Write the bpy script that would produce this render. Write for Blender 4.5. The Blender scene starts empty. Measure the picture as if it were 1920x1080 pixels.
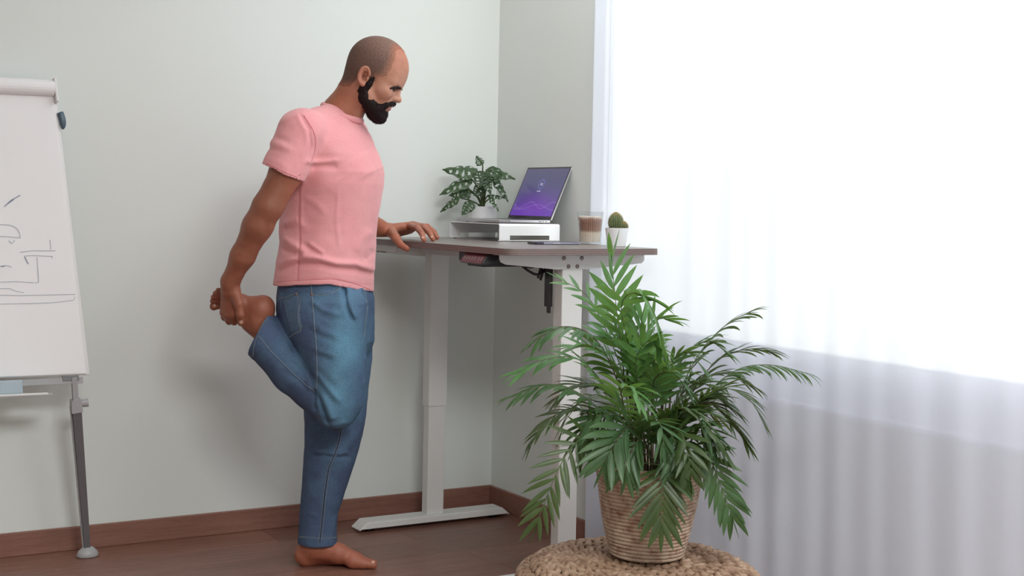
import bpy, bmesh, math, random
import numpy as np
from mathutils import Vector, Matrix
from mathutils.bvhtree import BVHTree

# ------------------------------------------------------------------ camera, sky, light, exposure
S = bpy.context.scene
COL = S.collection
FPX, VH, ROLL, YAW = 2602.0, 377.5, 0.0187, 0.530
CAM = np.array([-2.654, -4.650, 1.17])
FW = np.array([math.sin(YAW), math.cos(YAW), 0.0])
RT = np.array([math.cos(YAW), -math.sin(YAW), 0.0])
UP = np.array([0.0, 0.0, 1.0])
cd = bpy.data.cameras.new('camera')
cam = bpy.data.objects.new('camera', cd)
COL.objects.link(cam)
cd.sensor_width = 36.0
cd.lens = FPX / 1920 * 36.0
cd.shift_y = (VH - 540.0) / 1920.0
cd.clip_start = 0.05
_r = math.cos(ROLL) * RT + math.sin(ROLL) * UP
_u = math.cos(ROLL) * UP - math.sin(ROLL) * RT
cam.matrix_world = Matrix([[_r[0], _u[0], -FW[0], CAM[0]], [_r[1], _u[1], -FW[1], CAM[1]],
                           [_r[2], _u[2], -FW[2], CAM[2]], [0, 0, 0, 1]])
S.camera = cam
S.view_settings.view_transform = 'Standard'
S.view_settings.look = 'None'
S.view_settings.gamma = 1.0
S.view_settings.exposure = 0.0
S.view_settings.use_curve_mapping = False
S.cycles.use_denoising = True
S.cycles.max_bounces = 10
S.cycles.diffuse_bounces = 6
S.cycles.transparent_max_bounces = 24
S.cycles.sample_clamp_indirect = 6.0

SKY = 3.3
W = bpy.data.worlds.new('overcast_sky')
S.world = W
W.use_nodes = True
bg = W.node_tree.nodes['Background']
bg.inputs['Color'].default_value = (0.97, 0.985, 1.0, 1)
bg.inputs['Strength'].default_value = SKY

def portal(name, loc, rot, sx, sy):
    l = bpy.data.lights.new(name, 'AREA')
    l.shape = 'RECTANGLE'; l.size = sx; l.size_y = sy
    l.cycles.is_portal = True
    o = bpy.data.objects.new(name, l)
    o.location = loc; o.rotation_euler = rot
    COL.objects.link(o)
# sky portal in the window opening, no light of its own
portal('window_portal', (0.085, -2.18, 1.55), (0, math.radians(90), 0), 1.92, 3.1)

# fill lights added on the ceiling to brighten the room (housings built below): x, y, size along x, size along y, watts
FILL_LIGHTS = [(-0.36, -1.9, 0.45, 2.6, 25.0), (-1.7, -4.5, 1.2, 1.2, 124.0)]

# ------------------------------------------------------------------ helpers
def lin(r, g, b):
    f = lambda c: (c / 255 / 12.92) if c / 255 <= 0.04045 else ((c / 255 + 0.055) / 1.055) ** 2.4
    return (f(r), f(g), f(b), 1.0)

class NT:
    """small node-material builder"""
    def __init__(s, name):
        s.m = bpy.data.materials.new(name); s.m.use_nodes = True
        s.t = s.m.node_tree; s.p = s.t.nodes['Principled BSDF']; s.out = s.t.nodes['Material Output']
    def n(s, kind, **kw):
        nd = s.t.nodes.new(kind)
        for k, v in kw.items():
            if k in nd.inputs.keys(): nd.inputs[k].default_value = v
            else: setattr(nd, k, v)
        return nd
    def l(s, a, b): s.t.links.new(a, b)
    def set(s, **kw):
        for k, v in kw.items(): s.p.inputs[k.replace('_', ' ')].default_value = v
        return s
    def coords(s, scale=(1, 1, 1), kind='Object', rot=(0, 0, 0)):
        tc = s.n('ShaderNodeTexCoord'); mp = s.n('ShaderNodeMapping')
        mp.inputs['Scale'].default_value = scale; mp.inputs['Rotation'].default_value = rot
        s.l(tc.outputs[kind], mp.inputs['Vector']); return mp.outputs['Vector']
    def noise(s, vec, scale, detail=3, rough=0.55):
        nd = s.n('ShaderNodeTexNoise'); nd.inputs['Scale'].default_value = scale
        nd.inputs['Detail'].default_value = detail; nd.inputs['Roughness'].default_value = rough
        if vec is not None: s.l(vec, nd.inputs['Vector'])
        return nd.outputs['Fac']
    def ramp(s, fac, stops):
        nd = s.n('ShaderNodeValToRGB'); e = nd.color_ramp.elements
        while len(e) < len(stops): e.new(0.5)
        for i, (p, c) in enumerate(stops):
            e[i].position = p; e[i].color = c if len(c) == 4 else (*c, 1)
        s.l(fac, nd.inputs['Fac']); return nd.outputs['Color']
    def mix(s, fac, a, b, mode='MIX'):
        nd = s.n('ShaderNodeMix'); nd.data_type = 'RGBA'; nd.blend_type = mode
        for v, i in ((fac, 0), (a, 6), (b, 7)):
            if isinstance(v, bpy.types.NodeSocket): s.l(v, nd.inputs[i])
            else: nd.inputs[i].default_value = v
        return nd.outputs[2]
    def bump(s, h, strength=0.3, dist=0.002):
        b = s.n('ShaderNodeBump'); b.inputs['Strength'].default_value = strength
        b.inputs['Distance'].default_value = dist
        s.l(h, b.inputs['Height']); s.l(b.outputs['Normal'], s.p.inputs['Normal'])
    def base(s, c):
        if isinstance(c, bpy.types.NodeSocket): s.l(c, s.p.inputs['Base Color'])
        else: s.p.inputs['Base Color'].default_value = c
        return s

def plain(name, col, rough=0.5, metal=0.0, var=0.06, scale=30, spec=0.5, bump=0.0):
    """solid material with slight procedural variation"""
    m = NT(name); v = m.coords()
    f = m.noise(v, scale, 4)
    c2 = tuple(max(0, c * (1 - var)) for c in col[:3]) + (1,)
    m.base(m.ramp(f, [(0.3, c2), (0.7, col)]))
    m.set(Roughness=rough, Metallic=metal); m.p.inputs['Specular IOR Level'].default_value = spec
    if bump: m.bump(f, bump, 0.001)
    return m.m

def link(name, me, mats, parent=None, kind=None, loc=None):
    o = bpy.data.objects.new(name, me)
    for m in (mats if isinstance(mats, (list, tuple)) else [mats]):
        if m is not None: me.materials.append(m)
    COL.objects.link(o)
    if parent is not None: o.parent = parent
    if kind: o['kind'] = kind
    if loc is not None: o.location = loc
    return o

def tag(o, label=None, cat=None, group=None, kind=None):
    if label: o['label'] = label
    if cat: o['category'] = cat
    if group: o['group'] = group
    if kind: o['kind'] = kind
    return o

def thing(name, label, cat, loc=(0, 0, 0), rz=0.0, group=None):
    o = bpy.data.objects.new(name, None); COL.objects.link(o)
    o.empty_display_size = 0.05; o.location = loc; o.rotation_euler = (0, 0, rz)
    return tag(o, label, cat, group)

def mesh_of(bm, name='m', smooth=False):
    me = bpy.data.meshes.new(name)
    bmesh.ops.recalc_face_normals(bm, faces=bm.faces)
    bm.to_mesh(me); bm.free()
    if smooth: me.polygons.foreach_set('use_smooth', [True] * len(me.polygons))
    return me

def obj(name, bm, mats, parent=None, kind=None, smooth=False, loc=None):
    return link(name, mesh_of(bm, name, smooth), mats, parent, kind, loc)

def add_box(bm, x0, x1, y0, y1, z0, z1, bevel=0.0, seg=2):
    b = bmesh.new()
    vs = [b.verts.new((x, y, z)) for x in (x0, x1) for y in (y0, y1) for z in (z0, z1)]
    for f in ((0, 1, 3, 2), (4, 6, 7, 5), (0, 4, 5, 1), (2, 3, 7, 6), (0, 2, 6, 4), (1, 5, 7, 3)):
        b.faces.new([vs[i] for i in f])
    bmesh.ops.recalc_face_normals(b, faces=b.faces)
    if bevel > 0:
        bmesh.ops.bevel(b, geom=list(b.edges), offset=bevel, segments=seg, affect='EDGES', profile=0.5)
    t = bpy.data.meshes.new('t'); b.to_mesh(t); b.free(); bm.from_mesh(t); bpy.data.meshes.remove(t)
    return bm

def box(x0, x1, y0, y1, z0, z1, bevel=0.0, seg=2):
    return add_box(bmesh.new(), x0, x1, y0, y1, z0, z1, bevel, seg)

def prism(poly, a0, a1, axis='y', bevel=0.0, seg=2):
    """extrude a 2-D polygon along an axis; poly is (x,z) for y, (y,z) for x, (x,y) for z"""
    bm = bmesh.new()
    put = {'y': lambda p, a: (p[0], a, p[1]), 'x': lambda p, a: (a, p[0], p[1]), 'z': lambda p, a: (p[0], p[1], a)}[axis]
    A = [bm.verts.new(put(p, a0)) for p in poly]; B = [bm.verts.new(put(p, a1)) for p in poly]
    n = len(poly)
    bm.faces.new(A); bm.faces.new(B[::-1])
    for i in range(n): bm.faces.new((A[i], B[i], B[(i + 1) % n], A[(i + 1) % n]))
    bmesh.ops.recalc_face_normals(bm, faces=bm.faces)
    if bevel: bmesh.ops.bevel(bm, geom=list(bm.edges), offset=bevel, segments=seg, affect='EDGES', profile=0.5)
    return bm

def add_lathe(bm, prof, n=32, c=(0, 0, 0), close=True):
    """prof: list of (r, z); r=0 ends collapse to a point"""
    rings = []
    for r, z in prof:
        if r <= 1e-6: rings.append([bm.verts.new((c[0], c[1], c[2] + z))])
        else: rings.append([bm.verts.new((c[0] + r * math.cos(2 * math.pi * k / n), c[1] + r * math.sin(2 * math.pi * k / n), c[2] + z)) for k in range(n)])
    for a, b in zip(rings, rings[1:]):
        for k in range(n):
            q = [a[k % len(a)], a[(k + 1) % len(a)], b[(k + 1) % len(b)], b[k % len(b)]]
            q = list(dict.fromkeys(q))
            if len(q) >= 3: bm.faces.new(q)
    return bm

def lathe(prof, n=32, c=(0, 0, 0)): return add_lathe(bmesh.new(), prof, n, c)

def add_tube(bm, pts, rad, n=8, cap=True, flat=1.0, up=None):
    """sweep a circle along pts; rad a number or a list; flat squashes along the frame's second axis"""
    pts = [Vector(p) for p in pts]; m = len(pts)
    R = rad if isinstance(rad, (list, tuple)) else [rad] * m
    prev = None; rings = []
    for i, p in enumerate(pts):
        t = (pts[min(i + 1, m - 1)] - pts[max(i - 1, 0)]).normalized()
        if prev is None:
            a = Vector(up) if up is not None else (Vector((0, 0, 1)) if abs(t.z) < 0.9 else Vector((1, 0, 0)))
        else: a = prev
        a = (a - t * a.dot(t)).normalized(); prev = a; b = t.cross(a)
        rings.append([bm.verts.new(p + (a * math.cos(2 * math.pi * k / n) * flat + b * math.sin(2 * math.pi * k / n)) * R[i]) for k in range(n)])
    for a, b in zip(rings, rings[1:]):
        for k in range(n): bm.faces.new((a[k], a[(k + 1) % n], b[(k + 1) % n], b[k]))
    if cap: bm.faces.new(rings[0][::-1]); bm.faces.new(rings[-1])
    return bm

def tube(pts, rad, n=8, cap=True, flat=1.0, up=None): return add_tube(bmesh.new(), pts, rad, n, cap, flat, up)

def from_arrays(name, verts, faces, smooth=False):
    me = bpy.data.meshes.new(name); me.from_pydata([tuple(v) for v in verts], [], [tuple(f) for f in faces]); me.update()
    if smooth: me.polygons.foreach_set('use_smooth', [True] * len(me.polygons))
    return me
# ------------------------------------------------------------------ materials of the setting
def wall_mat(name, c):
    m = NT(name); v = m.coords()
    f = m.noise(v, 1.3, 3); g = m.noise(v, 260, 3)
    m.base(m.ramp(f, [(0.3, tuple(x * 0.97 for x in c[:3]) + (1,)), (0.7, c)]))
    m.set(Roughness=0.75); m.p.inputs['Specular IOR Level'].default_value = 0.25
    m.bump(g, 0.12, 0.001); return m.m
M_WALL = wall_mat('painted_wall', (0.78, 0.825, 0.80, 1))
M_CEIL = wall_mat('painted_ceiling', (0.82, 0.83, 0.82, 1))

def wood_mat(name, dark, light, stretch, rough=0.45, rnd=0.25):
    m = NT(name); v = m.coords(stretch)
    oi = m.n('ShaderNodeObjectInfo')
    add = m.n('ShaderNodeVectorMath', operation='ADD'); m.l(v, add.inputs[0])
    mul = m.n('ShaderNodeVectorMath', operation='SCALE'); mul.inputs[0].default_value = (7.1, 3.3, 5.7)
    m.l(oi.outputs['Random'], mul.inputs['Scale']); m.l(mul.outputs[0], add.inputs[1])
    g = m.noise(add.outputs[0], 4.0, 6, 0.65); h = m.noise(add.outputs[0], 26, 4, 0.6)
    mx = m.n('ShaderNodeMath', operation='MULTIPLY_ADD'); m.l(h, mx.inputs[0]); mx.inputs[1].default_value = 0.45; 
    hg = m.n('ShaderNodeMath', operation='MULTIPLY'); m.l(g, hg.inputs[0]); hg.inputs[1].default_value = 0.6
    m.l(hg.outputs[0], mx.inputs[2])
    col = m.ramp(mx.outputs[0], [(0.30, dark), (0.72, light)])
    mr = m.n('ShaderNodeMapRange'); mr.inputs['To Min'].default_value = 1 - rnd; mr.inputs['To Max'].default_value = 1.0
    m.l(oi.outputs['Random'], mr.inputs['Value'])
    cc = m.n('ShaderNodeCombineColor')
    for k in ('Red', 'Green', 'Blue'): m.l(mr.outputs[0], cc.inputs[k])
    m.base(m.mix(1.0, col, cc.outputs[0], 'MULTIPLY'))
    m.set(Roughness=rough); m.bump(h, 0.08, 0.001); return m.m
M_PLANK = wood_mat('laminate_plank', (0.155, 0.066, 0.046, 1), (0.35, 0.172, 0.128, 1), (1.2, 14, 14), 0.38)
M_BASE = wood_mat('baseboard_wood', (0.19, 0.085, 0.062, 1), (0.34, 0.165, 0.122, 1), (1.2, 14, 20), 0.45, 0.05)
M_PVC = plain('white_window_frame', (0.87, 0.88, 0.89, 1), 0.35)

m = NT('window_glass')
tr = m.n('ShaderNodeBsdfTransparent'); tr.inputs['Color'].default_value = (0.95, 0.97, 0.96, 1)
gl = m.n('ShaderNodeBsdfGlossy'); gl.inputs['Roughness'].default_value = 0.02
fr = m.n('ShaderNodeLayerWeight'); fr.inputs['Blend'].default_value = 0.5
pw = m.n('ShaderNodeMath', operation='POWER'); m.l(fr.outputs['Facing'], pw.inputs[0]); pw.inputs[1].default_value = 5.0
sc_ = m.n('ShaderNodeMath', operation='MULTIPLY_ADD'); m.l(pw.outputs[0], sc_.inputs[0]); sc_.inputs[1].default_value = 0.7; sc_.inputs[2].default_value = 0.03
mx = m.n('ShaderNodeMixShader'); m.l(sc_.outputs[0], mx.inputs[0]); m.l(tr.outputs[0], mx.inputs[1]); m.l(gl.outputs[0], mx.inputs[2])
m.l(mx.outputs[0], m.out.inputs['Surface']); M_GLASS = m.m

# ------------------------------------------------------------------ the room: corner at the origin, x<0, y<0
RX, RY, RZ = -5.4, -7.0, 2.72
TH = 0.2
obj('wall_back', box(RX - TH, TH, 0, TH, -0.02, RZ), M_WALL, kind='structure')
obj('wall_left', box(RX - TH, RX, RY, 0, -0.02, RZ), M_WALL, kind='structure')
obj('ceiling', box(RX - TH, TH, RY - TH, TH, RZ, RZ + 0.1), M_CEIL, kind='structure')

def wall_with_hole(name, u0, u1, z0, z1, hu0, hu1, hz0, hz1, put):
    bm = bmesh.new()
    us = [u0, hu0, hu1, u1]; zs = [z0, hz0, hz1, z1]
    L = []
    for t in (0, 1):
        L.append([[bm.verts.new(put(u, z, t)) for z in zs] for u in us])
    for t in (0, 1):
        for i in range(3):
            for j in range(3):
                if i == 1 and j == 1: continue
                g = L[t]; bm.faces.new((g[i][j], g[i + 1][j], g[i + 1][j + 1], g[i][j + 1]))
    a, b = L
    def side(p): bm.faces.new([p[0], p[1], p[2], p[3]])
    for i in range(3):
        for j in (0, 3): side((a[i][j], a[i + 1][j], b[i + 1][j], b[i][j]))
        for k in (0, 3): side((a[k][i], a[k][i + 1], b[k][i + 1], b[k][i]))
    for j in (1, 2):
        side((a[1][j], a[2][j], b[2][j], b[1][j])); side((a[j][1], a[j][2], b[j][2], b[j][1]))
    return obj(name, bm, M_WALL, kind='structure')
WY0, WY1, WZ0, WZ1 = -3.7, -0.665, 0.605, 2.5
wall_with_hole('wall_right', RY, 0.0, -0.02, RZ, WY0, WY1, WZ0, WZ1, lambda u, z, t: (0.08 * t, u, z))
obj('wall_front', box(RX, 0, RY - TH, RY, -0.02, RZ), M_WALL, kind='structure')

def window(name, a0, a1, z0, z1, cuts, put):
    """frame bars along the opening, one pane per bay; put(box in a,z,depth) -> bm"""
    root = obj(name, put(a0, a1, z0, z0 + 0.160), M_PVC, kind='structure')   # the deep bottom rail
    obj('top_rail', put(a0, a1, z1 - 0.06, z1), M_PVC, root)
    for c, hw in [(a0 + 0.03, 0.03)] + [(q, 0.03) for q in cuts] + [(a1 - 0.015, 0.015)]:
        obj('mullion', put(c - hw, c + hw, z0 + 0.160, z1 - 0.06), M_PVC, root)
    e = [a0 + 0.06] + [x for c in cuts for x in (c - 0.03, c + 0.03)] + [a1 - 0.03]
    for k in range(0, len(e), 2):
        obj('glass_pane', put(e[k], e[k + 1], z0 + 0.160, z1 - 0.06, True), M_GLASS, root)
    return root
window('window_1', WY0, WY1, WZ0, WZ1, [-2.78],
       lambda a0, a1, z0, z1, g=False: box(0.040 if g else 0.024, 0.046 if g else 0.060, a0, a1, z0, z1))
obj('trim_1', box(-0.012, 0.024, WY0 + 0.001, WY1 - 0.001, WZ0, WZ0 + 0.018, 0.004), M_PVC, kind='structure')   # window sill board

bm = box(RX, 0, RY, 0, -0.08, -0.012)
floor = obj('floor', bm, plain('floor_underlay', (0.10, 0.07, 0.06, 1), 0.8), kind='structure')
# laminate planks, laid parallel to the back wall; each is a part of the floor
PW, PL = 0.193, 1.38
pm = mesh_of(box(0.0006, PL - 0.0006, -PW + 0.0005, -0.0005, -0.012, 0.0, 0.0008, 1), 'plank')
pm.materials.append(M_PLANK)
rng = random.Random(3)
k = 0
for r in range(int(-RY / PW) + 1):
    off = rng.random() * PL
    for c in range(-1, int(-RX / PL) + 1):
        x0 = max(RX, RX + c * PL + off); x1 = min(0.0, RX + (c + 1) * PL + off); y1 = -r * PW; y0 = max(RY, y1 - PW)
        if x1 - x0 < 0.03 or y1 - y0 < 0.01: continue
        o = bpy.data.objects.new('plank', pm); COL.objects.link(o); o.parent = floor
        o.location = (x0, y1, 0); o.scale = ((x1 - x0) / PL, (y1 - y0) / PW, 1)

HB = 0.0765
obj('baseboard_back', box(RX, 0, -0.013, 0.0, 0.0, HB, 0.002, 1), M_BASE, kind='structure')
obj('baseboard_right', box(-0.013, 0.0, RY + 0.02, -0.0135, 0.0, HB, 0.002, 1), M_BASE, kind='structure')

# ------------------------------------------------------------------ added ceiling fill lights (unseen, above and behind the frame)
M_FILL = plain('fill_light_housing', (0.8, 0.8, 0.8, 1), 0.4)
FILL_LABEL = ('added fill light, a long white panel on the ceiling beside the curtain', 'added fill light, a square white panel on the ceiling in the middle of the room')
for (lx, ly, sx, sy, watt), lab in zip(FILL_LIGHTS, FILL_LABEL):
    t = thing('ceiling_fill', lab, 'fill light', (lx, ly, RZ), 0, 'added fill panels')
    obj('housing', box(-sx / 2 - 0.02, sx / 2 + 0.02, -sy / 2 - 0.02, sy / 2 + 0.02, -0.03, 0.0, 0.005), M_FILL, t)
    l = bpy.data.lights.new('fill_panel_light', 'AREA'); l.shape = 'RECTANGLE'; l.size = sx; l.size_y = sy; l.energy = watt; l.color = (0.985, 1.0, 0.985)
    o = bpy.data.objects.new('fill_panel_light', l); o.location = (0, 0, -0.034); COL.objects.link(o); o.parent = t

# ------------------------------------------------------------------ the sheer curtain
m = NT('sheer_voile')
v = m.coords()
wv = m.n('ShaderNodeTexWave'); wv.wave_type = 'BANDS'; wv.bands_direction = 'Y'; wv.inputs['Scale'].default_value = 90; wv.inputs['Distortion'].default_value = 2.0
m.l(v, wv.inputs['Vector'])
lw = m.n('ShaderNodeLayerWeight'); lw.inputs['Blend'].default_value = 0.35
mr = m.n('ShaderNodeMapRange'); mr.inputs['From Min'].default_value = 0.0; mr.inputs['From Max'].default_value = 0.9
mr.inputs['To Min'].default_value = 0.135; mr.inputs['To Max'].default_value = 0.05
m.l(lw.outputs['Facing'], mr.inputs['Value'])
wa = m.n('ShaderNodeMath', operation='MULTIPLY_ADD'); m.l(wv.outputs['Fac'], wa.inputs[0]); wa.inputs[1].default_value = 0.035; m.l(mr.outputs[0], wa.inputs[2])
df = m.n('ShaderNodeBsdfDiffuse'); df.inputs['Color'].default_value = (0.81, 0.86, 0.985, 1)
tl = m.n('ShaderNodeBsdfTranslucent'); tl.inputs['Color'].default_value = (0.84, 0.86, 0.90, 1)
tp = m.n('ShaderNodeBsdfTransparent')
m1 = m.n('ShaderNodeMixShader'); m1.inputs[0].default_value = 0.15; m.l(df.outputs[0], m1.inputs[1]); m.l(tl.outputs[0], m1.inputs[2])
m2 = m.n('ShaderNodeMixShader'); m.l(wa.outputs[0], m2.inputs[0]); m.l(m1.outputs[0], m2.inputs[1]); m.l(tp.outputs[0], m2.inputs[2])
m.l(m2.outputs[0], m.out.inputs['Surface']); M_VOILE = m.m

def curtain(y0, y1, z0, z1):
    # pleats: a sharp step in depth where a fold turns back, gentle waves between
    rng = random.Random(11)
    folds = [-0.90, -1.30, -1.36, -1.50, -1.585, -1.70, -1.82, -1.93, -2.05, -2.2, -2.34, -2.47, -2.6, -2.72, -2.84, -2.97, -3.1, -3.24, -3.37, -3.5, -3.66]
    amp = [0.010, 0.012, 0.010, 0.016, 0.020, 0.018, 0.014, 0.013, 0.016, 0.016, 0.016, 0.014, 0.016, 0.014, 0.014, 0.012, .014, .014, .014, .014, .014]
    ny, nz = 520, 14
    V = []; F = []
    for i in range(ny + 1):
        y = y0 + (y1 - y0) * i / ny
        for j in range(nz + 1):
            t = j / nz; z = z0 + (z1 - z0) * t
            yy = y + 0.012 * math.sin(3.1 * t + y * 2.0)
            x = -0.030 + 0.004 * math.sin(yy * 9) + 0.0015 * math.sin(yy * 31 + 1.3)
            for f, a in zip(folds, amp):
                d = (yy - f) / 0.05
                x += -a * d * math.exp(-d * d * 1.4) * 0.50
            V.append((min(max(x, -0.0365 if y > -1.25 else -0.2), -0.0155), y + 0.004 * math.sin(t * 5 + y * 9), z))
    for i in range(ny):
        for j in range(nz):
            a = i * (nz + 1) + j
            F.append((a, a + nz + 1, a + nz + 2, a + 1))
    return from_arrays('curtain', V, F, True)
cu = link('curtain', curtain(-3.85, -0.708, 0.012, 2.64), M_VOILE)
tag(cu, 'long white sheer curtain hanging in soft folds over the window', 'curtain')
rod = obj('curtain_rail', box(-0.06, -0.02, -4.0, -0.6, 2.66, 2.69, 0.004), M_PVC)
tag(rod, 'white ceiling rail above the sheer curtain', 'rail')
# ------------------------------------------------------------------ standing desk
M_TOP = wood_mat('grey_oak_laminate', (0.15, 0.128, 0.118, 1), (0.29, 0.258, 0.238, 1), (18, 1.4, 18), 0.32, 0.0)
m = NT('layered_edge_band'); v = m.coords((1, 1, 1))
wv = m.n('ShaderNodeTexWave'); wv.bands_direction = 'Z'; wv.inputs['Scale'].default_value = 62; wv.inputs['Distortion'].default_value = 1.2
wv.inputs['Detail'].default_value = 2; m.l(v, wv.inputs['Vector'])
m.base(m.ramp(wv.outputs['Fac'], [(0.2, (0.10, 0.066, 0.060, 1)), (0.8, (0.25, 0.185, 0.168, 1))])); m.set(Roughness=0.45); M_EDGE = m.m
M_DESK = plain('white_powder_coat', (0.74, 0.74, 0.72, 1), 0.42, var=0.03, bump=0.05, scale=220)
M_BLACK = plain('black_plastic', (0.018, 0.016, 0.017, 1), 0.4)
M_STEEL = plain('zinc_screw', (0.27, 0.215, 0.19, 1), 0.35, 0.7)
M_DARKRED = plain('glossy_maroon_panel', (0.11, 0.020, 0.027, 1), 0.3)
M_PRINT = plain('grey_print', (0.42, 0.36, 0.36, 1), 0.5)

ZD = 1.032
DX0, DX1, DY0, DY1 = -0.632, -0.075, -1.176, -0.05
desk = thing('standing_desk', 'white framed standing desk with a grey wood top in the room corner', 'desk', (0, 0, 0))

def round_rect(x0, x1, y0, y1, r, n=8):
    P = []
    for cx, cy, a in ((x1 - r, y1 - r, 0), (x0 + r, y1 - r, 90), (x0 + r, y0 + r, 180), (x1 - r, y0 + r, 270)):
        for k in range(n + 1):
            t = math.radians(a + 90 * k / n); P.append((cx + r * math.cos(t), cy + r * math.sin(t)))
    return P
obj('tabletop', prism(round_rect(DX0 + 0.0008, DX1 - 0.0008, DY0 + 0.0008, DY1, 0.038), ZD - 0.002, ZD, 'z'), M_TOP, desk)
obj('edge_band', prism(round_rect(DX0, DX1, DY0, DY1, 0.038), ZD - 0.0195, ZD - 0.0018, 'z'), M_EDGE, desk)

LXC = -0.343
ZU = ZD - 0.0195
for yc in (-0.178, -1.056):
    s = -1 if yc < -0.6 else 1
    obj('upper_column', box(LXC - 0.037, LXC + 0.037, yc - 0.025, yc + 0.025, 0.425, ZU - 0.002, 0.003, 2), M_DESK, desk)
    obj('lower_column', box(LXC - 0.0335, LXC + 0.0335, yc - 0.0215, yc + 0.0215, 0.036, 0.44, 0.003, 2), M_DESK, desk)
    # foot: folded sheet with sloping ends, a lip along each side, black gliders below
    f = obj('foot', prism([(LXC - 0.272, 0.037), (LXC + 0.272, 0.037), (LXC + 0.302, 0.012), (LXC + 0.302, 0.008), (LXC + 0.27, 0.031), (LXC - 0.27, 0.031), (LXC - 0.302, 0.008), (LXC - 0.302, 0.012)],
              yc - 0.037, yc + 0.037, 'y', 0.0012, 1), M_DESK, desk)
    for q in (-1, 1):
        obj('foot_side', prism([(LXC - 0.272, 0.0335), (LXC + 0.272, 0.0335), (LXC + 0.296, 0.0135), (LXC - 0.296, 0.0135)],
                  yc + q * 0.036, yc + q * 0.039, 'y', 0.0008, 1), M_DESK, f)
    for q in (-1, 1):
        obj('glider', lathe([(0, 0), (0.017, 0), (0.018, 0.003), (0.018, 0.011), (0.012, 0.0165), (0, 0.0165)], 20, (LXC + q * 0.25, yc, 0)), M_BLACK, f, smooth=True)
    obj('foot_channel', box(LXC - 0.262, LXC + 0.262, yc - 0.031, yc + 0.031, 0.012, 0.0305), M_BLACK, f)
    # side bracket: long plate under the top, tapering away from the column, rounded nose
    P = [(-0.262, ZU - 0.001), (0.262, ZU - 0.001), (0.266, ZU - 0.006), (0.266, ZU - 0.021), (0.256, ZU - 0.030), (0.06, ZU - 0.047), (-0.06, ZU - 0.047), (-0.240, ZU - 0.031), (-0.257, ZU - 0.024), (-0.262, ZU - 0.012)]
    yb = yc + s * 0.0255
    br = obj('bracket', prism([(LXC + a, z) for a, z in P], yb, yb + s * 0.004, 'y', 0.001, 1), M_DESK, desk)
    obj('bracket_flange', box(LXC - 0.26, LXC + 0.26, yc - 0.02, yc + 0.02, ZU - 0.0035, ZU - 0.0005), M_DESK, br)
    for a, z in ((-0.035, -0.013), (0.03, -0.013), (-0.018, -0.038), (0.014, -0.038)):
        b2 = lathe([(0, 0), (0.0064, 0), (0.0068, 0.0012), (0.0055, 0.0036), (0.0028, 0.0042), (0.0025, 0.002), (0, 0.002)], 16)
        bmesh.ops.rotate(b2, verts=b2.verts, cent=(0, 0, 0), matrix=Matrix.Rotation(math.radians(-90 * s), 3, 'X'))
        bmesh.ops.translate(b2, verts=b2.verts, vec=(LXC + a, yb + s * 0.0035, ZU + z))
        obj('screw', b2, M_STEEL, br, smooth=False)
# crossbeams between the columns, under the top
for xq in (LXC - 0.075, LXC + 0.045):
    obj('crossbeam', box(xq, xq + 0.03, -1.03, -0.2, ZU - 0.036, ZU - 0.004, 0.002, 1), M_DESK, desk)
obj('front_rail', box(DX0 + 0.045, DX0 + 0.075, -0.34, -0.08, ZU - 0.026, ZU - 0.0005, 0.002, 1), M_DESK, desk)
for yq in (-0.115, -0.137, -0.168, -0.19):
    obj('screw', lathe([(0, 0.0), (0.005, 0.0), (0.0055, 0.002), (0.0055, 0.005), (0, 0.005)], 12, (DX0 + 0.06, yq - 0.03, ZU - 0.031)), M_STEEL, desk)
# up/down control panel under the front edge
ctl = obj('control_panel', prism([(-0.622, ZU - 0.003), (-0.575, ZU - 0.001), (-0.580, ZU - 0.014), (-0.600, ZU - 0.029), (-0.624, ZU - 0.0345), (-0.642, ZU - 0.031)], -1.045, -0.905, 'y', 0.002, 2), M_BLACK, desk)
nv = Vector((-0.622, 0, ZU - 0.003)) - Vector((-0.642, 0, ZU - 0.031))
nn = Vector((-nv.z, 0, nv.x)).normalized()
if nn.x > 0: nn = -nn
dn = -nv.normalized()
o0 = Vector((-0.622, 0, ZU - 0.003))
def slab(name, y0, y1, t0, t1, h0, h1, mat, par):
    bm = bmesh.new(); vs = []
    for y in (y0, y1):
        for t in (t0, t1):
            for h in (h0, h1): vs.append(bm.verts.new(o0 + dn * t + nn * h + Vector((0, y, 0))))
    for f in ((0, 1, 3, 2), (4, 6, 7, 5), (0, 4, 5, 1), (2, 3, 7, 6), (0, 2, 6, 4), (1, 5, 7, 3)): bm.faces.new([vs[i] for i in f])
    return obj(name, bm, mat, par)
slab('control_face', -1.041, -0.909, -0.001, 0.0335, -0.001, 0.0012, M_DARKRED, ctl)
for k, y in enumerate((-0.922, -0.938, -0.954, -0.970, -0.986, -1.010, -1.027)):
    slab('touch_button', y - 0.0014, y + 0.0014, 0.012, 0.023, 0.001, 0.0016, M_PRINT, ctl)
obj('control_bracket', box(-0.58, -0.50, -1.04, -0.96, ZU - 0.016, ZU - 0.002, 0.002, 1), M_BLACK, desk)
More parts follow.
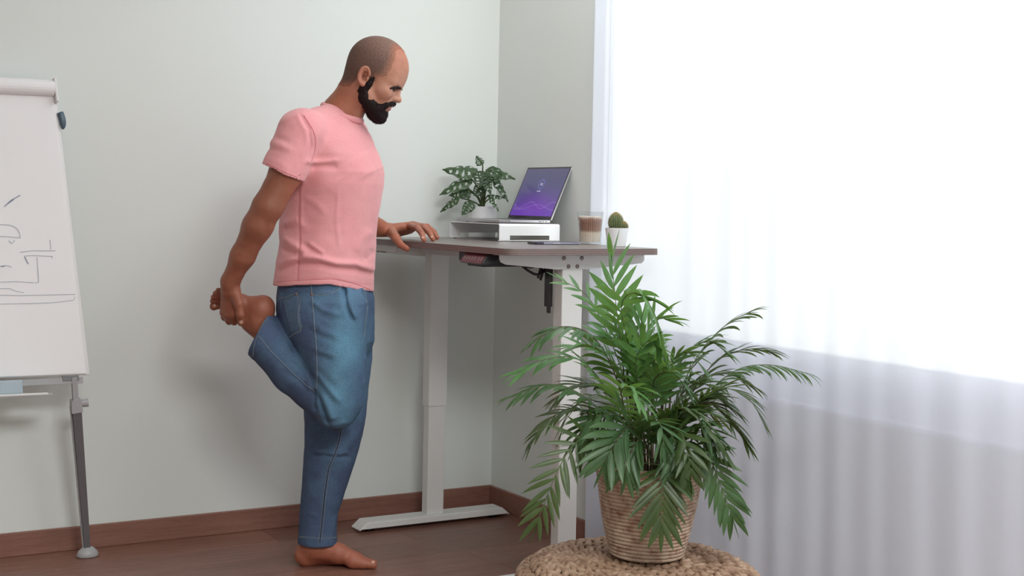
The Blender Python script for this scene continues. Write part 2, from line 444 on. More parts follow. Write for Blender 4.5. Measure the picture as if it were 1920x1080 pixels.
# motor control box, loose cables and a hanging power bar
bx = obj('control_box', box(-0.575, -0.38, -0.93, -0.83, ZU - 0.046, ZU - 0.003, 0.004, 2), M_BLACK, desk)
obj('box_mounting', box(-0.60, -0.36, -0.95, -0.82, ZU - 0.030, ZU - 0.001, 0.003, 1), M_BLACK, bx)
def arc(pts, n=24):
    """Catmull-Rom through pts"""
    P = [Vector(p) for p in pts]; P = [P[0] * 2 - P[1]] + P + [P[-1] * 2 - P[-2]]; out = []
    for i in range(1, len(P) - 2):
        for k in range(n):
            t = k / n; a, b, c, d = P[i - 1:i + 3]
            out.append(0.5 * ((2 * b) + (c - a) * t + (2 * a - 5 * b + 4 * c - d) * t * t + (3 * b - a - 3 * c + d) * t ** 3))
    out.append(P[-2]); return out
obj('cable', tube(arc([(-0.47, -0.99, ZU - 0.040), (-0.452, -1.0, ZU - 0.055), (-0.428, -1.005, ZU - 0.066), (-0.405, -1.005, ZU - 0.062), (-0.392, -1.0, ZU - 0.048)]), 0.004, 8), M_BLACK, desk, smooth=True)
obj('cable', tube(arc([(-0.49, -0.985, ZU - 0.034), (-0.44, -0.99, ZU - 0.044), (-0.415, -0.995, ZU - 0.040), (-0.398, -0.995, ZU - 0.058), (-0.402, -0.99, ZU - 0.085)]), 0.0042, 8), M_BLACK, desk, smooth=True)
obj('cable', tube(arc([(-0.405, -1.0, ZU - 0.03), (-0.41, -1.0, ZU - 0.055), (-0.417, -1.0, ZU - 0.078)]), 0.0045, 8), M_BLACK, desk, smooth=True)
obj('power_bar', box(-0.398, -0.384, -1.035, -1.005, ZU - 0.165, ZU - 0.035, 0.003, 2), M_BLACK, desk)
obj('power_bar_tip', box(-0.393, -0.386, -1.03, -1.012, ZU - 0.185, ZU - 0.163, 0.002, 1), M_BLACK, desk)

# ------------------------------------------------------------------ monitor riser
M_ALU = plain('silver_white_aluminium', (0.87, 0.88, 0.89, 1), 0.35, 0.08, var=0.02)
riser = thing('laptop_riser', 'low white metal riser carrying the open laptop on the desk', 'riser', (0, 0, ZD))
RX0, RX1, RY0, RY1, RH = -0.298, -0.055, -0.548, -0.186, 0.0615
def arch(y0, y1, zt, t, r, out):
    """profile in (y,z) of a bent sheet: up one leg, across the top, down the other"""
    def path(off):
        P = [(y0 + off, 0.002)]
        rr = max(r - off, 0.0005)
        for k in range(9):
            a = math.radians(180 - 90 * k / 8); P.append((y0 + r + rr * math.cos(a), zt - r + rr * math.sin(a)))
        for k in range(9):
            a = math.radians(90 - 90 * k / 8); P.append((y1 - r + rr * math.cos(a), zt - r + rr * math.sin(a)))
        P.append((y1 - off, 0.002)); return P
    return path(0), path(t)
A, B = arch(RY0, RY1, RH, 0.003, 0.010, 0)
bm = bmesh.new()
n = len(A)
# the two legs get a slot: build the sheet in strips across x
xs = [RX0, RX0 + 0.0035, RX0 + 0.042, RX1 - 0.042, RX1 - 0.0035, RX1]
def strip(i0, i1, x0, x1):
    g = [[bm.verts.new((x, q[k][0], q[k][1])) for k in range(i0, i1 + 1)] for q in (A, B) for x in (x0, x1)]
    a0, a1, b0, b1 = g
    for k in range(i1 - i0):
        bm.faces.new((a0[k], a1[k], a1[k + 1], a0[k + 1])); bm.faces.new((b0[k], b0[k + 1], b1[k + 1], b1[k]))
        bm.faces.new((a0[k], a0[k + 1], b0[k + 1], b0[k])); bm.faces.new((a1[k], b1[k], b1[k + 1], a1[k + 1]))
    bm.faces.new((a0[0], b0[0], b1[0], a1[0])); bm.faces.new((a0[-1], a1[-1], b1[-1], b0[-1]))
def zcut(z):   # split the straight legs at slot height
    for q in (A, B):
        q.insert(1, (q[0][0], z)); q.insert(len(q) - 1, (q[-1][0], z))
zcut(0.021); n = len(A)
strip(1, n - 2, RX0, RX1)
for i in ((0, 1), (n - 2, n - 1)):
    strip(i[0], i[1], RX0, RX0 + 0.042); strip(i[0], i[1], RX1 - 0.042, RX1)
bmesh.ops.remove_doubles(bm, verts=bm.verts, dist=1e-5)
obj('bent_sheet', bm, M_ALU, riser)
for y in (RY0 + 0.006, RY1 - 0.006):
    obj('base_bar', box(RX0, RX1, y - 0.006, y + 0.006, 0.002, 0.005, 0.001, 1), M_ALU, riser)
    for x in (RX0 + 0.018, RX1 - 0.018):
        obj('rubber_foot', lathe([(0, 0), (0.006, 0), (0.006, 0.0022), (0, 0.0022)], 14, (x, y, 0)), M_BLACK, riser)

# ------------------------------------------------------------------ laptop
M_GREY = plain('space_grey_aluminium', (0.40, 0.37, 0.39, 1), 0.32, 0.75, var=0.03)
M_SILV = plain('cut_aluminium_edge', (0.62, 0.62, 0.64, 1), 0.28, 0.6, var=0.03)
M_BEZEL = plain('black_glass_bezel', (0.035, 0.028, 0.033, 1), 0.25)
lap = thing('laptop', 'open grey laptop with a purple screen on the white riser', 'laptop', (-0.085, -0.385, ZD + RH + 0.0012))
LW, LD = 0.300, 0.208
base = obj('keyboard_deck', box(-LD, 0, -LW / 2, LW / 2, 0.0015, 0.012, 0.0022, 3), M_GREY, lap)
obj('edge_strip', box(-LD + 0.045, -0.004, -LW / 2 - 0.0004, -LW / 2 + 0.001, 0.0042, 0.0108), M_SILV, base)
for x, w in ((-0.019, 0.008), (-0.031, 0.0075), (-0.044, 0.012)):
    obj('port', box(x - w / 2, x + w / 2, -LW / 2 - 0.0008, -LW / 2 + 0.002, 0.0058, 0.0086, 0.0006, 1), M_BLACK, base)
for x in (-LD + 0.025, -0.02):
    for y in (-0.12, 0.12):
        obj('foot_pad', lathe([(0, 0), (0.008, 0), (0.008, 0.0018), (0, 0.0018)], 12, (x, y, -0.0002)), M_BLACK, base)
kw = 0.0185
for r in range(5):
    for c in range(14):
        y = -0.13 + c * kw + 0.0012; x = -0.03 - r * 0.0185
        if r == 4 and 4 <= c <= 8:
            if c > 4: continue
            obj('key', box(x - 0.0155, x, y, y + 5 * kw - 0.003, 0.0118, 0.0126), M_BLACK, base); continue
        obj('key', box(x - 0.0155, x, y, y + 0.0155, 0.0118, 0.0126), M_BLACK, base)
obj('trackpad', box(-0.196, -0.128, -0.06, 0.06, 0.0118, 0.0122, 0.0002, 1), M_SILV, base)
obj('hinge', tube([(-0.003, -0.11, 0.0115), (-0.003, 0.11, 0.0115)], 0.0035, 12), M_BLACK, lap, smooth=True)
# lid in its own frame: local y along the hinge, local z up the screen, -x towards the user
TILT = math.radians(24)
LH = 0.208
lid = bpy.data.objects.new('screen_lid', mesh_of(prism([(-LW / 2, 0), (LW / 2, 0), (LW / 2, LH - 0.008), (LW / 2 - 0.003, LH - 0.002), (LW / 2 - 0.008, LH), (-LW / 2 + 0.008, LH), (-LW / 2 + 0.003, LH - 0.002), (-LW / 2, LH - 0.008)], 0.0, 0.0055, 'x', 0.001, 1)))
COL.objects.link(lid); lid.data.materials.append(M_SILV); lid.parent = lap
lid.location = (0.0, 0, 0.0125); lid.rotation_euler = (0, TILT, 0)
obj('bezel', box(-0.0006, 0.001, -LW / 2 + 0.0015, LW / 2 - 0.0015, 0.001, LH - 0.0015), M_BEZEL, lid)
# display: dusk-violet picture with a glowing wave, a ring with figures and a caption
m = NT('display'); tc = m.n('ShaderNodeTexCoord'); sp = m.n('ShaderNodeSeparateXYZ'); m.l(tc.outputs['Object'], sp.inputs[0])
def mth(op, a, b=None, c=None):
    nd = m.n('ShaderNodeMath', operation=op)
    for i, q in enumerate((a, b, c)):
        if q is None: continue
        if isinstance(q, bpy.types.NodeSocket): m.l(q, nd.inputs[i])
        else: nd.inputs[i].default_value = q
    return nd.outputs[0]
Y, Z = sp.outputs['Y'], sp.outputs['Z']
h = mth('DIVIDE', Z, LH)
col = m.ramp(h, [(0.0, lin(112, 66, 190)), (0.16, lin(104, 66, 176)), (0.34, lin(86, 72, 140)), (0.6, lin(80, 76, 124)), (1.0, lin(86, 84, 122))])
# radial violet glow low in the middle-left
dy = mth('SUBTRACT', Y, -0.02); dz = mth('SUBTRACT', Z, 0.05)
rr = mth('ADD', mth('POWER', mth('DIVIDE', dy, 0.13), 2.0), mth('POWER', mth('DIVIDE', dz, 0.05), 2.0))
gw = mth('POWER', 2.718, mth('MULTIPLY', rr, -1.0))
col = m.mix(mth('MULTIPLY', gw, 0.45), col, lin(150, 74, 214))
# wave line
ws = mth('ADD', mth('MULTIPLY', mth('SINE', mth('MULTIPLY_ADD', Y, 42.0, 0.6)), 0.013), 0.055)
dl = mth('ABSOLUTE', mth('SUBTRACT', Z, ws))
lnm = mth('MULTIPLY', mth('POWER', 2.718, mth('MULTIPLY', dl, -900.0)), 0.5)
col = m.mix(lnm, col, lin(190, 150, 240))
ws2 = mth('ADD', mth('MULTIPLY', mth('SINE', mth('MULTIPLY_ADD', Y, 26.0, 2.2)), 0.010), 0.047)
d2 = mth('ABSOLUTE', mth('SUBTRACT', Z, ws2))
col = m.mix(mth('MULTIPLY', mth('POWER', 2.718, mth('MULTIPLY', d2, -1400.0)), 0.4), col, lin(220, 190, 250))
m.base((0.01, 0.01, 0.012, 1)); m.l(col, m.p.inputs['Emission Color']); m.set(Emission_Strength=0.72, Roughness=0.25)
M_DISP = m.m
disp = obj('display', box(-0.0011, 0.0002, -LW / 2 + 0.007, LW / 2 - 0.007, 0.013, LH - 0.008), M_DISP, lid)
m = NT('screen_print'); m.base((0.02, 0.02, 0.02, 1)); m.p.inputs['Emission Color'].default_value = lin(205, 200, 240); m.set(Emission_Strength=0.7); M_GLOW = m.m
m = NT('screen_ring'); m.base((0.02, 0.02, 0.02, 1)); m.p.inputs['Emission Color'].default_value = lin(120, 125, 205); m.set(Emission_Strength=0.75); M_RING = m.m
ring = bmesh.new()
N = 48
for k in range(N):
    for rr_ in (0.0165, 0.0195):
        a = 2 * math.pi * k / N
        ring.verts.new((-0.0014, 0.004 + rr_ * math.cos(a), 0.138 + rr_ * math.sin(a)))
ring.verts.ensure_lookup_table()
for k in range(N):
    a = 2 * k; b = 2 * ((k + 1) % N)
    ring.faces.new((ring.verts[a], ring.verts[a + 1], ring.verts[b + 1], ring.verts[b]))
obj('progress_ring', ring, M_RING, disp)
# the figures and the caption are too small to read in the photograph: short strokes at their place
def strokes(name, spans, z0, z1):
    bm = bmesh.new()
    for y0, y1 in spans: bm.faces.new([bm.verts.new(p) for p in ((-0.0014, y0, z0), (-0.0014, y1, z0), (-0.0014, y1, z1), (-0.0014, y0, z1))])
    tag(obj(name, bm, M_GLOW, disp), kind='stuff')
strokes('figures', [(0.0115, 0.0088), (0.0070, 0.0045), (0.0025, -0.0002), (-0.0018, -0.0040)], 0.1325, 0.1430)
strokes('caption', [(0.0175 - 0.0036 * k, 0.0149 - 0.0036 * k) for k in range(7)], 0.1080, 0.1125)

# ------------------------------------------------------------------ phone
M_PHONE = plain('dark_phone_body', (0.05, 0.045, 0.07, 1), 0.3)
M_CASE = plain('lilac_grey_metal', (0.38, 0.38, 0.46, 1), 0.3, 0.6)
ph = thing('phone', 'dark slim phone lying flat on the desk in front of the riser', 'phone', (-0.243, -0.812, ZD), math.radians(-8))
obj('body', prism(round_rect(-0.08, 0.08, -0.038, 0.038, 0.010), 0.0014, 0.0082, 'z', 0.0012, 2), M_CASE, ph)
obj('screen', prism(round_rect(-0.0785, 0.0785, -0.0365, 0.0365, 0.009), 0.0078, 0.0088, 'z'), M_PHONE, ph)
obj('case_bottom', prism(round_rect(-0.0785, 0.0785, -0.0365, 0.0365, 0.009), 0.0, 0.0018, 'z'), M_PHONE, ph)
obj('bumper', prism(round_rect(-0.0808, -0.048, -0.0386, 0.0386, 0.008), 0.0008, 0.0086, 'z', 0.0008, 1), M_PHONE, ph)
obj('side_button', box(-0.02, 0.005, -0.0388, -0.037, 0.0035, 0.006, 0.0004, 1), M_SILV, ph)

# ------------------------------------------------------------------ glass of layered coffee
gx, gy = -0.095, -0.80
cg = thing('coffee_glass', 'ribbed glass of milky layered coffee at the back of the desk', 'glass', (gx, gy, ZD))
m = NT('ribbed_glass')
tr = m.n('ShaderNodeBsdfTransparent'); tr.inputs['Color'].default_value = (0.96, 0.97, 0.97, 1)
gl = m.n('ShaderNodeBsdfGlossy'); gl.inputs['Roughness'].default_value = 0.06
lw = m.n('ShaderNodeLayerWeight'); lw.inputs['Blend'].default_value = 0.5
pw = m.n('ShaderNodeMath', operation='POWER'); m.l(lw.outputs['Facing'], pw.inputs[0]); pw.inputs[1].default_value = 2.5
mm = m.n('ShaderNodeMath', operation='MULTIPLY_ADD'); m.l(pw.outputs[0], mm.inputs[0]); mm.inputs[1].default_value = 0.6; mm.inputs[2].default_value = 0.05
mx = m.n('ShaderNodeMixShader'); m.l(mm.outputs[0], mx.inputs[0]); m.l(tr.outputs[0], mx.inputs[1]); m.l(gl.outputs[0], mx.inputs[2])
m.l(mx.outputs[0], m.out.inputs['Surface']); M_RIB = m.m
def ribbed(prof, n, amp):
    bm = bmesh.new(); rings = []
    for r, z in prof:
        if r < 1e-6: rings.append([bm.verts.new((0, 0, z))]); continue
        rings.append([bm.verts.new(((r + (amp if k % 6 < 3 else 0)) * math.cos(2 * math.pi * k / n), (r + (amp if k % 6 < 3 else 0)) * math.sin(2 * math.pi * k / n), z)) for k in range(n)])
    for a, b in zip(rings, rings[1:]):
        for k in range(n):
            q = list(dict.fromkeys([a[k % len(a)], a[(k + 1) % len(a)], b[(k + 1) % len(b)], b[k % len(b)]]))
            if len(q) > 2: bm.faces.new(q)
    return bm
obj('glass_wall', ribbed([(0, 0.0), (0.033, 0.0), (0.0345, 0.002), (0.0362, 0.03), (0.0385, 0.06), (0.041, 0.09), (0.0432, 0.109), (0.0418, 0.109), (0.0395, 0.09), (0.0365, 0.06), (0.034, 0.03), (0.032, 0.008), (0, 0.007)], 216, 0.0012), M_RIB, cg)
m = NT('latte'); tc = m.n('ShaderNodeTexCoord'); sp = m.n('ShaderNodeSeparateXYZ'); m.l(tc.outputs['Object'], sp.inputs[0])
nz = m.noise(tc.outputs['Object'], 40, 3)
z2 = mth('MULTIPLY_ADD', nz, 0.012, sp.outputs['Z'])
zz = mth('DIVIDE', mth('SUBTRACT', z2, 0.006), 0.09)
m.base(m.ramp(zz, [(0.0, lin(232, 220, 206)), (0.42, lin(228, 210, 190)), (0.52, lin(158, 112, 84)), (0.80, lin(146, 98, 76)), (0.93, lin(176, 128, 104)), (1.0, lin(240, 226, 212))])); m.set(Roughness=0.4); M_LATTE = m.m
obj('coffee', ribbed([(0, 0.0085), (0.0315, 0.0085), (0.0336, 0.03), (0.036, 0.06), (0.0385, 0.085), (0.0392, 0.0915), (0, 0.0915)], 216, 0.0012), M_LATTE, cg)
rg = random.Random(5)
fm = plain('milk_foam', lin(238, 226, 214), 0.7)
fb = bmesh.new()
for k in range(60):
    a = rg.random() * 6.283; r = 0.0385 * math.sqrt(rg.random()); s = 0.0012 + 0.0022 * rg.random()
    bmesh.ops.create_icosphere(fb, subdivisions=1, radius=s, matrix=Matrix.Translation((r * math.cos(a), r * math.sin(a), 0.0915)))
tag(obj('foam_bubbles', fb, fm, cg, smooth=True), kind='stuff')

# ------------------------------------------------------------------ cactus
px_, py_ = -0.126, -1.0
cp = thing('potted_cactus', 'small round cactus in a white tapered pot on the desk', 'cactus', (px_, py_, ZD))
M_WPOT = plain('white_matt_ceramic', (0.80, 0.81, 0.82, 1), 0.45, var=0.02)
M_SOIL = plain('dark_soil', (0.035, 0.022, 0.015, 1), 0.95, scale=160, var=0.6, bump=0.6)
obj('pot', lathe([(0, 0), (0.0265, 0), (0.0285, 0.0015), (0.0372, 0.0565), (0.0372, 0.0595), (0.0352, 0.0595), (0.034, 0.050), (0, 0.050)], 40), M_WPOT, cp, smooth=False)
obj('soil', lathe([(0, 0.0535), (0.02, 0.053), (0.0345, 0.051)], 24), M_SOIL, cp)
m = NT('cactus_skin'); v = m.coords(); m.base(m.ramp(m.noise(v, 60, 3), [(0.3, (0.075, 0.12, 0.05, 1)), (0.7, (0.15, 0.20, 0.09, 1))])); m.set(Roughness=0.6); M_CACT = m.m
M_SPINE = plain('straw_spines', (0.62, 0.47, 0.22, 1), 0.7)
def cactus_body(name, c, rx, hz, ribs, par):
    bm = bmesh.new(); N = ribs * 6; rings = []
    for j in range(15):
        t = -1.15 + 2.72 * j / 14
        r = rx * math.cos(t) if t > -0.5 else rx * (0.78 + 0.1 * (t + 1.15))
        z = hz * (math.sin(t) + 0.9) / 1.9
        rings.append([bm.verts.new((c[0] + max(r, 0.0004) * (1 + 0.15 * math.cos(k / 6 * 2 * math.pi)) * math.cos(2 * math.pi * k / N), c[1] + max(r, 0.0004) * (1 + 0.15 * math.cos(k / 6 * 2 * math.pi)) * math.sin(2 * math.pi * k / N), c[2] + z)) for k in range(N)])
    for a, b in zip(rings, rings[1:]):
        for k in range(N): bm.faces.new((a[k], a[(k + 1) % N], b[(k + 1) % N], b[k]))
    bm.faces.new(rings[-1]); bm.faces.new(rings[0][::-1])
    o = obj(name, bm, M_CACT, par, smooth=True)
    sp_ = bmesh.new(); rg = random.Random(9)
    for k in range(ribs):
        for j in range(11):
            t = -0.75 + 2.25 * j / 10
            r = rx * 1.10 * (math.cos(t) if t > -0.5 else 0.86); z = hz * (math.sin(t) + 0.9) / 1.9
            a = 2 * math.pi * k / ribs
            p = Vector((c[0] + r * math.cos(a), c[1] + r * math.sin(a), c[2] + z)); nrm = Vector((math.cos(a) * math.cos(t), math.sin(a) * math.cos(t), math.sin(t) + 0.1))
            for q in range(7):
                d = (nrm + Vector((rg.uniform(-.9, .9), rg.uniform(-.9, .9), rg.uniform(-.6, .9)))).normalized() * (0.0042 + 0.002 * rg.random())
                s_ = d.cross(Vector((0.3, 0.5, 0.8))).normalized() * 0.00055
                A_ = [sp_.verts.new(p + s_), sp_.verts.new(p - s_), sp_.verts.new(p + d)]; sp_.faces.new(A_)
    tag(obj('spines', sp_, M_SPINE, o), kind='stuff')
cactus_body('cactus_body', (-0.002, 0.003, 0.049), 0.0215, 0.057, 18, cp)
cactus_body('cactus_offshoot', (0.0165, -0.012, 0.050), 0.0135, 0.028, 14, cp)
# ------------------------------------------------------------------ places measured along the view, turned into points of the room
def at(u, v, d):
    a, b = u - 960.0, v - VH
    px = math.cos(ROLL) * a + math.sin(ROLL) * b; py = -math.sin(ROLL) * a + math.cos(ROLL) * b
    return Vector(CAM + (FW + RT * px / FPX - UP * py / FPX) * d)

def catmull(P, n):
    P = [Vector(p) for p in P]; P = [P[0] * 2 - P[1]] + P + [P[-1] * 2 - P[-2]]; out = []
    for i in range(1, len(P) - 2):
        a, b, c, d = P[i - 1:i + 3]
        for k in range(n):
            t = k / n
            out.append(0.5 * ((2 * b) + (c - a) * t + (2 * a - 5 * b + 4 * c - d) * t * t + (3 * b - a - 3 * c + d) * t ** 3))
    out.append(P[-2]); return out
def resample(P, n):
    L = [0.0]
    for a, b in zip(P, P[1:]): L.append(L[-1] + (b - a).length)
    out = []; j = 0
    for k in range(n + 1):
        s = L[-1] * k / n
        while j < len(L) - 2 and L[j + 1] < s: j += 1
        f = (s - L[j]) / max(L[j + 1] - L[j], 1e-9); out.append(P[j].lerp(P[j + 1], min(max(f, 0), 1)))
    return out, L[-1]

# ------------------------------------------------------------------ woven pouf
def straw_mat(name, a, b, c, scale):
    m = NT(name); v = m.coords(); oi = m.noise(v, scale, 4, 0.6)
    m.base(m.ramp(oi, [(0.28, a), (0.5, b), (0.75, c)])); m.set(Roughness=0.65); m.bump(m.noise(v, scale * 5, 3), 0.35, 0.0012); return m.m
M_STRAW = straw_mat('water_hyacinth', (0.17, 0.088, 0.050, 1), (0.34, 0.215, 0.140, 1), (0.50, 0.36, 0.26, 1), 26)
M_CORE = plain('dark_straw_core', (0.10, 0.055, 0.035, 1), 0.9)
PC = Vector((-0.655, -1.885, 0.0)); PH = 0.306; PR = 0.305
pouf = thing('woven_pouf', 'round braided straw pouf on the floor carrying the potted palm', 'pouf', PC)
obj('pouf_core', lathe([(0, 0.005), (PR - 0.03, 0.005), (PR - 0.022, 0.03), (PR - 0.016, 0.12), (PR - 0.022, PH - 0.062), (PR - 0.05, PH - 0.035), (PR - 0.10, PH - 0.018), (0, PH - 0.016)], 64), M_CORE, pouf, smooth=True)
rg = random.Random(21)
unit = bmesh.new(); bmesh.ops.create_icosphere(unit, subdivisions=2, radius=1.0)
UV_ = [v.co.copy() for v in unit.verts]; UF_ = [[v.index for v in f.verts] for f in unit.faces]; unit.free()
def braid(r, z, nrm_ang, w, name='braid'):
    """a ring of plaited strands: two rows of lumps that lean towards each other, centred on radius r"""
    V = []; F = []
    n = max(7, int(2 * math.pi * r / 0.0290))
    ca, sa = math.cos(nrm_ang), math.sin(nrm_ang)     # outward normal in the (radial, z) plane
    for k in range(n):
        for s in (-1, 1):
            a = 2 * math.pi * (k + (0.5 if s > 0 else 0)) / n + rg.uniform(-.006, .006)
            er = Vector((math.cos(a), math.sin(a), 0)); et = Vector((-math.sin(a), math.cos(a), 0)); ez = Vector((0, 0, 1))
            nr = er * ca + ez * sa; ac = er * sa - ez * ca    # normal, across
            ln = 0.0188 * rg.uniform(0.92, 1.12); th = 0.0080 * rg.uniform(0.9, 1.15); wd = 0.0088 * rg.uniform(0.9, 1.12)
            d = (et * 0.80 + ac * 0.60 * s).normalized(); q = nr.cross(d)
            c = er * r + ez * z + ac * s * w * 0.26 + nr * rg.uniform(-0.001, 0.0016)
            b = len(V)
            tl_ = rg.uniform(0.18, 0.32)
            dd = (d - nr * tl_).normalized(); nn2 = (nr - dd * nr.dot(dd)).normalized()
            for p in UV_: V.append(c + dd * p.x * ln + q * p.y * wd + nn2 * p.z * th)
            F += [[b + i for i in f] for f in UF_]
    o = link(name, from_arrays(name, V, F, True), M_STRAW, pouf)
    return tag(o, kind='stuff')
w = 0.0335
for i in range(9):
    r = 0.014 + i * w
    edge = max(0, r - 0.215)
    braid(r, PH - 0.0125 - edge * edge * 5.5, math.radians(90 - edge * 420), w)
zz = PH - 0.062; k = 0
while zz > 0.01:
    t = zz / PH
    braid(PR - 0.008 - 0.02 * (2 * t - 1) ** 4, zz, math.radians(8 * (2 * t - 1)), w); zz -= w; k += 1

# ------------------------------------------------------------------ palm in a coiled rope pot
PZ = PH - 0.001
D0 = 3.42
palm = thing('potted_palm', 'leafy green parlour palm in a coiled straw pot on the round pouf', 'plant', at(1213, 1047, D0))
palm.location.z = PZ
O = palm.location.copy()
M_ROPE = straw_mat('coiled_rope', (0.27, 0.13, 0.09, 1), (0.52, 0.38, 0.285, 1), (0.68, 0.55, 0.44, 1), 45)
prof = [(0.0, 0.0), (0.080, 0.0)]
nr_ = 24; hpot = 0.226
def rp(t): return 0.086 + 0.042 * t ** 0.85 + 0.004 * math.sin(t * 3.0)
for c in range(nr_):
    for q in range(6):
        a = -math.pi / 2 + math.pi * q / 5.0
        t = (c + 0.5 + 0.5 * math.sin(a)) / nr_
        prof.append((rp(t) + 0.0042 * math.cos(a), 0.002 + hpot * t))
prof += [(rp(1) - 0.006, hpot + 0.002), (rp(0.9) - 0.010, hpot * 0.88), (0, hpot * 0.88)]
bm = lathe(prof, 96)
rg2 = random.Random(4)
for v in bm.verts:
    a = math.atan2(v.co.y, v.co.x); h_ = v.co.z
    k_ = 1 + 0.010 * math.sin(3 * a + h_ * 20) + 0.006 * math.sin(46 * a + h_ * 700)
    v.co.x *= k_; v.co.y *= k_; v.co.z += 0.0028 * math.sin(2 * a + 0.6) * min(1, h_ * 10) 
obj('woven_pot', bm, M_ROPE, palm, smooth=True)
obj('soil', lathe([(0, hpot * 0.90), (0.08, hpot * 0.897), (rp(0.9) - 0.012, hpot * 0.885)], 32), M_SOIL, palm)

def leaf_mat(name, dark, light, trans=0.3):
    m = NT(name); v = m.coords(); f = m.noise(v, 14, 3); g = m.noise(m.coords((60, 60, 8)), 8, 2)
    mxf = m.n('ShaderNodeMath', operation='MULTIPLY_ADD'); m.l(g, mxf.inputs[0]); mxf.inputs[1].default_value = 0.3; m.l(f, mxf.inputs[2])
    c = m.ramp(mxf.outputs[0], [(0.40, dark), (0.85, light)]); m.base(c); m.set(Roughness=0.42); m.p.inputs['Specular IOR Level'].default_value = 0.5
    tl = m.n('ShaderNodeBsdfTranslucent'); m.l(m.mix(0.6, c, (0.28, 0.45, 0.06, 1)), tl.inputs['Color'])
    mx = m.n('ShaderNodeMixShader'); mx.inputs[0].default_value = trans
    m.l(m.p.outputs[0], mx.inputs[1]); m.l(tl.outputs[0], mx.inputs[2]); m.l(mx.outputs[0], m.out.inputs['Surface'])
    return m.m
M_LEAF = [leaf_mat('palm_leaf_bright', (0.055, 0.16, 0.05, 1), (0.14, 0.32, 0.11, 1), 0.38),
          leaf_mat('palm_leaf_green', (0.028, 0.078, 0.027, 1), (0.080, 0.17, 0.066, 1), 0.28),
          leaf_mat('palm_leaf_olive', (0.026, 0.052, 0.014, 1), (0.066, 0.112, 0.034, 1), 0.22)]
M_STEM = plain('palm_stem', (0.10, 0.15, 0.05, 1), 0.5, var=0.4)
M_STEMD = plain('palm_stem_brown', (0.085, 0.06, 0.03, 1), 0.6, var=0.4)

def blade(V, F, p, d, side, up, L, Wd, droop, seg=7):
    """a pointed leaflet folded along its midrib; it leaves p along d and bends downwards"""
    b = len(V); x = p.copy(); d = d.normalized(); st = L / seg
    for i in range(seg + 1):
        t = i / seg
        wv_ = Wd * (math.sin(math.pi * min(1, t * 0.93 + 0.07)) ** 0.8) * (1 - 0.35 * t) if 0 < t < 1 else (Wd * 0.22 if t == 0 else 0.0)
        s = d.cross(up); s = s.normalized() if s.length > 1e-6 else side
        n = s.cross(d).normalized()
        V += [x + s * wv_ - n * wv_ * 0.28, x + n * wv_ * 0.08, x - s * wv_ - n * wv_ * 0.28]
        x = x + d * st
        d = (d + Vector((0, 0, -1)) * droop * (0.4 + t) / seg).normalized()
    for i in range(seg):
        a = b + 3 * i
        F += [(a, a + 1, a + 4, a + 3), (a + 1, a + 2, a + 5, a + 4)]

def frond(pts, n, L, Wd, mat, droop=0.5, lift=0.15, start=0.42, single=False, ang=55, seed=0, stem=None, roll=0.0, r0=0.0026, parent=None):
    rg = random.Random(seed)
    P, LEN = resample(catmull([p - O for p in pts], 12), 40)
    fr = obj('frond', tube(P, [r0 * (1 - 0.75 * i / 40) for i in range(41)], 6), stem or M_STEM, parent or palm, smooth=True)
    Vs, Fs = [], []
    for k in range(n):
        for s in (-1, 1):
            t = start + (1 - start) * (k + (0.25 if s > 0 else 0.0) + rg.uniform(-.12, .12)) / n
            t = min(max(t, 0), 0.995)
            i = min(int(t * 40), 39); p = P[i].lerp(P[i + 1], t * 40 - i)
            tg = (P[min(i + 1, 40)] - P[max(i - 1, 0)]).normalized()
            sd = tg.cross(Vector((0, 0, 1)))
            sd = sd.normalized() if sd.length > 0.05 else Vector(RT)
            if roll > 5: sd = tg.cross(Vector(-FW) + Vector((0, 0, .35))).normalized()
            else: sd = (sd * math.cos(roll) + sd.cross(tg) * math.sin(roll)).normalized()
            up = sd.cross(tg).normalized()
            q = (t - start) / (1 - start)
            a = math.radians(ang * (1 - 0.55 * q) + rg.uniform(-7, 7))
            d = tg * math.cos(a) + sd * s * math.sin(a) + up * (lift + rg.uniform(-.12, .12))
            ln = L * (0.55 + 0.45 * math.sin(math.pi * (0.15 + 0.75 * q))) * rg.uniform(0.85, 1.1)
            V, F = ([], []) if single else (Vs, Fs)
            blade(V, F, p, d, sd, up, ln, Wd * rg.uniform(0.85, 1.12), droop * rg.uniform(0.6, 1.3))
            if single: link('leaflet', from_arrays('leaflet', V, F, True), mat, fr)
    V, F = ([], []) if single else (Vs, Fs)
    tg = (P[40] - P[39]).normalized()
    blade(V, F, P[40] - tg * 0.004, tg, Vector(RT), Vector((0, 0, 1)), L * 0.6, Wd * 0.8, droop)
    if single: link('leaflet', from_arrays('leaflet', V, F, True), mat, fr)
    else: tag(link('leaflets', from_arrays('leaflets', Vs, Fs, True), mat, fr), kind='stuff')
    return fr
def px(*q):   # (u, v, depth offset)
    return [at(u, v, D0 + d) for u, v, d in q]
B, G, D = M_LEAF
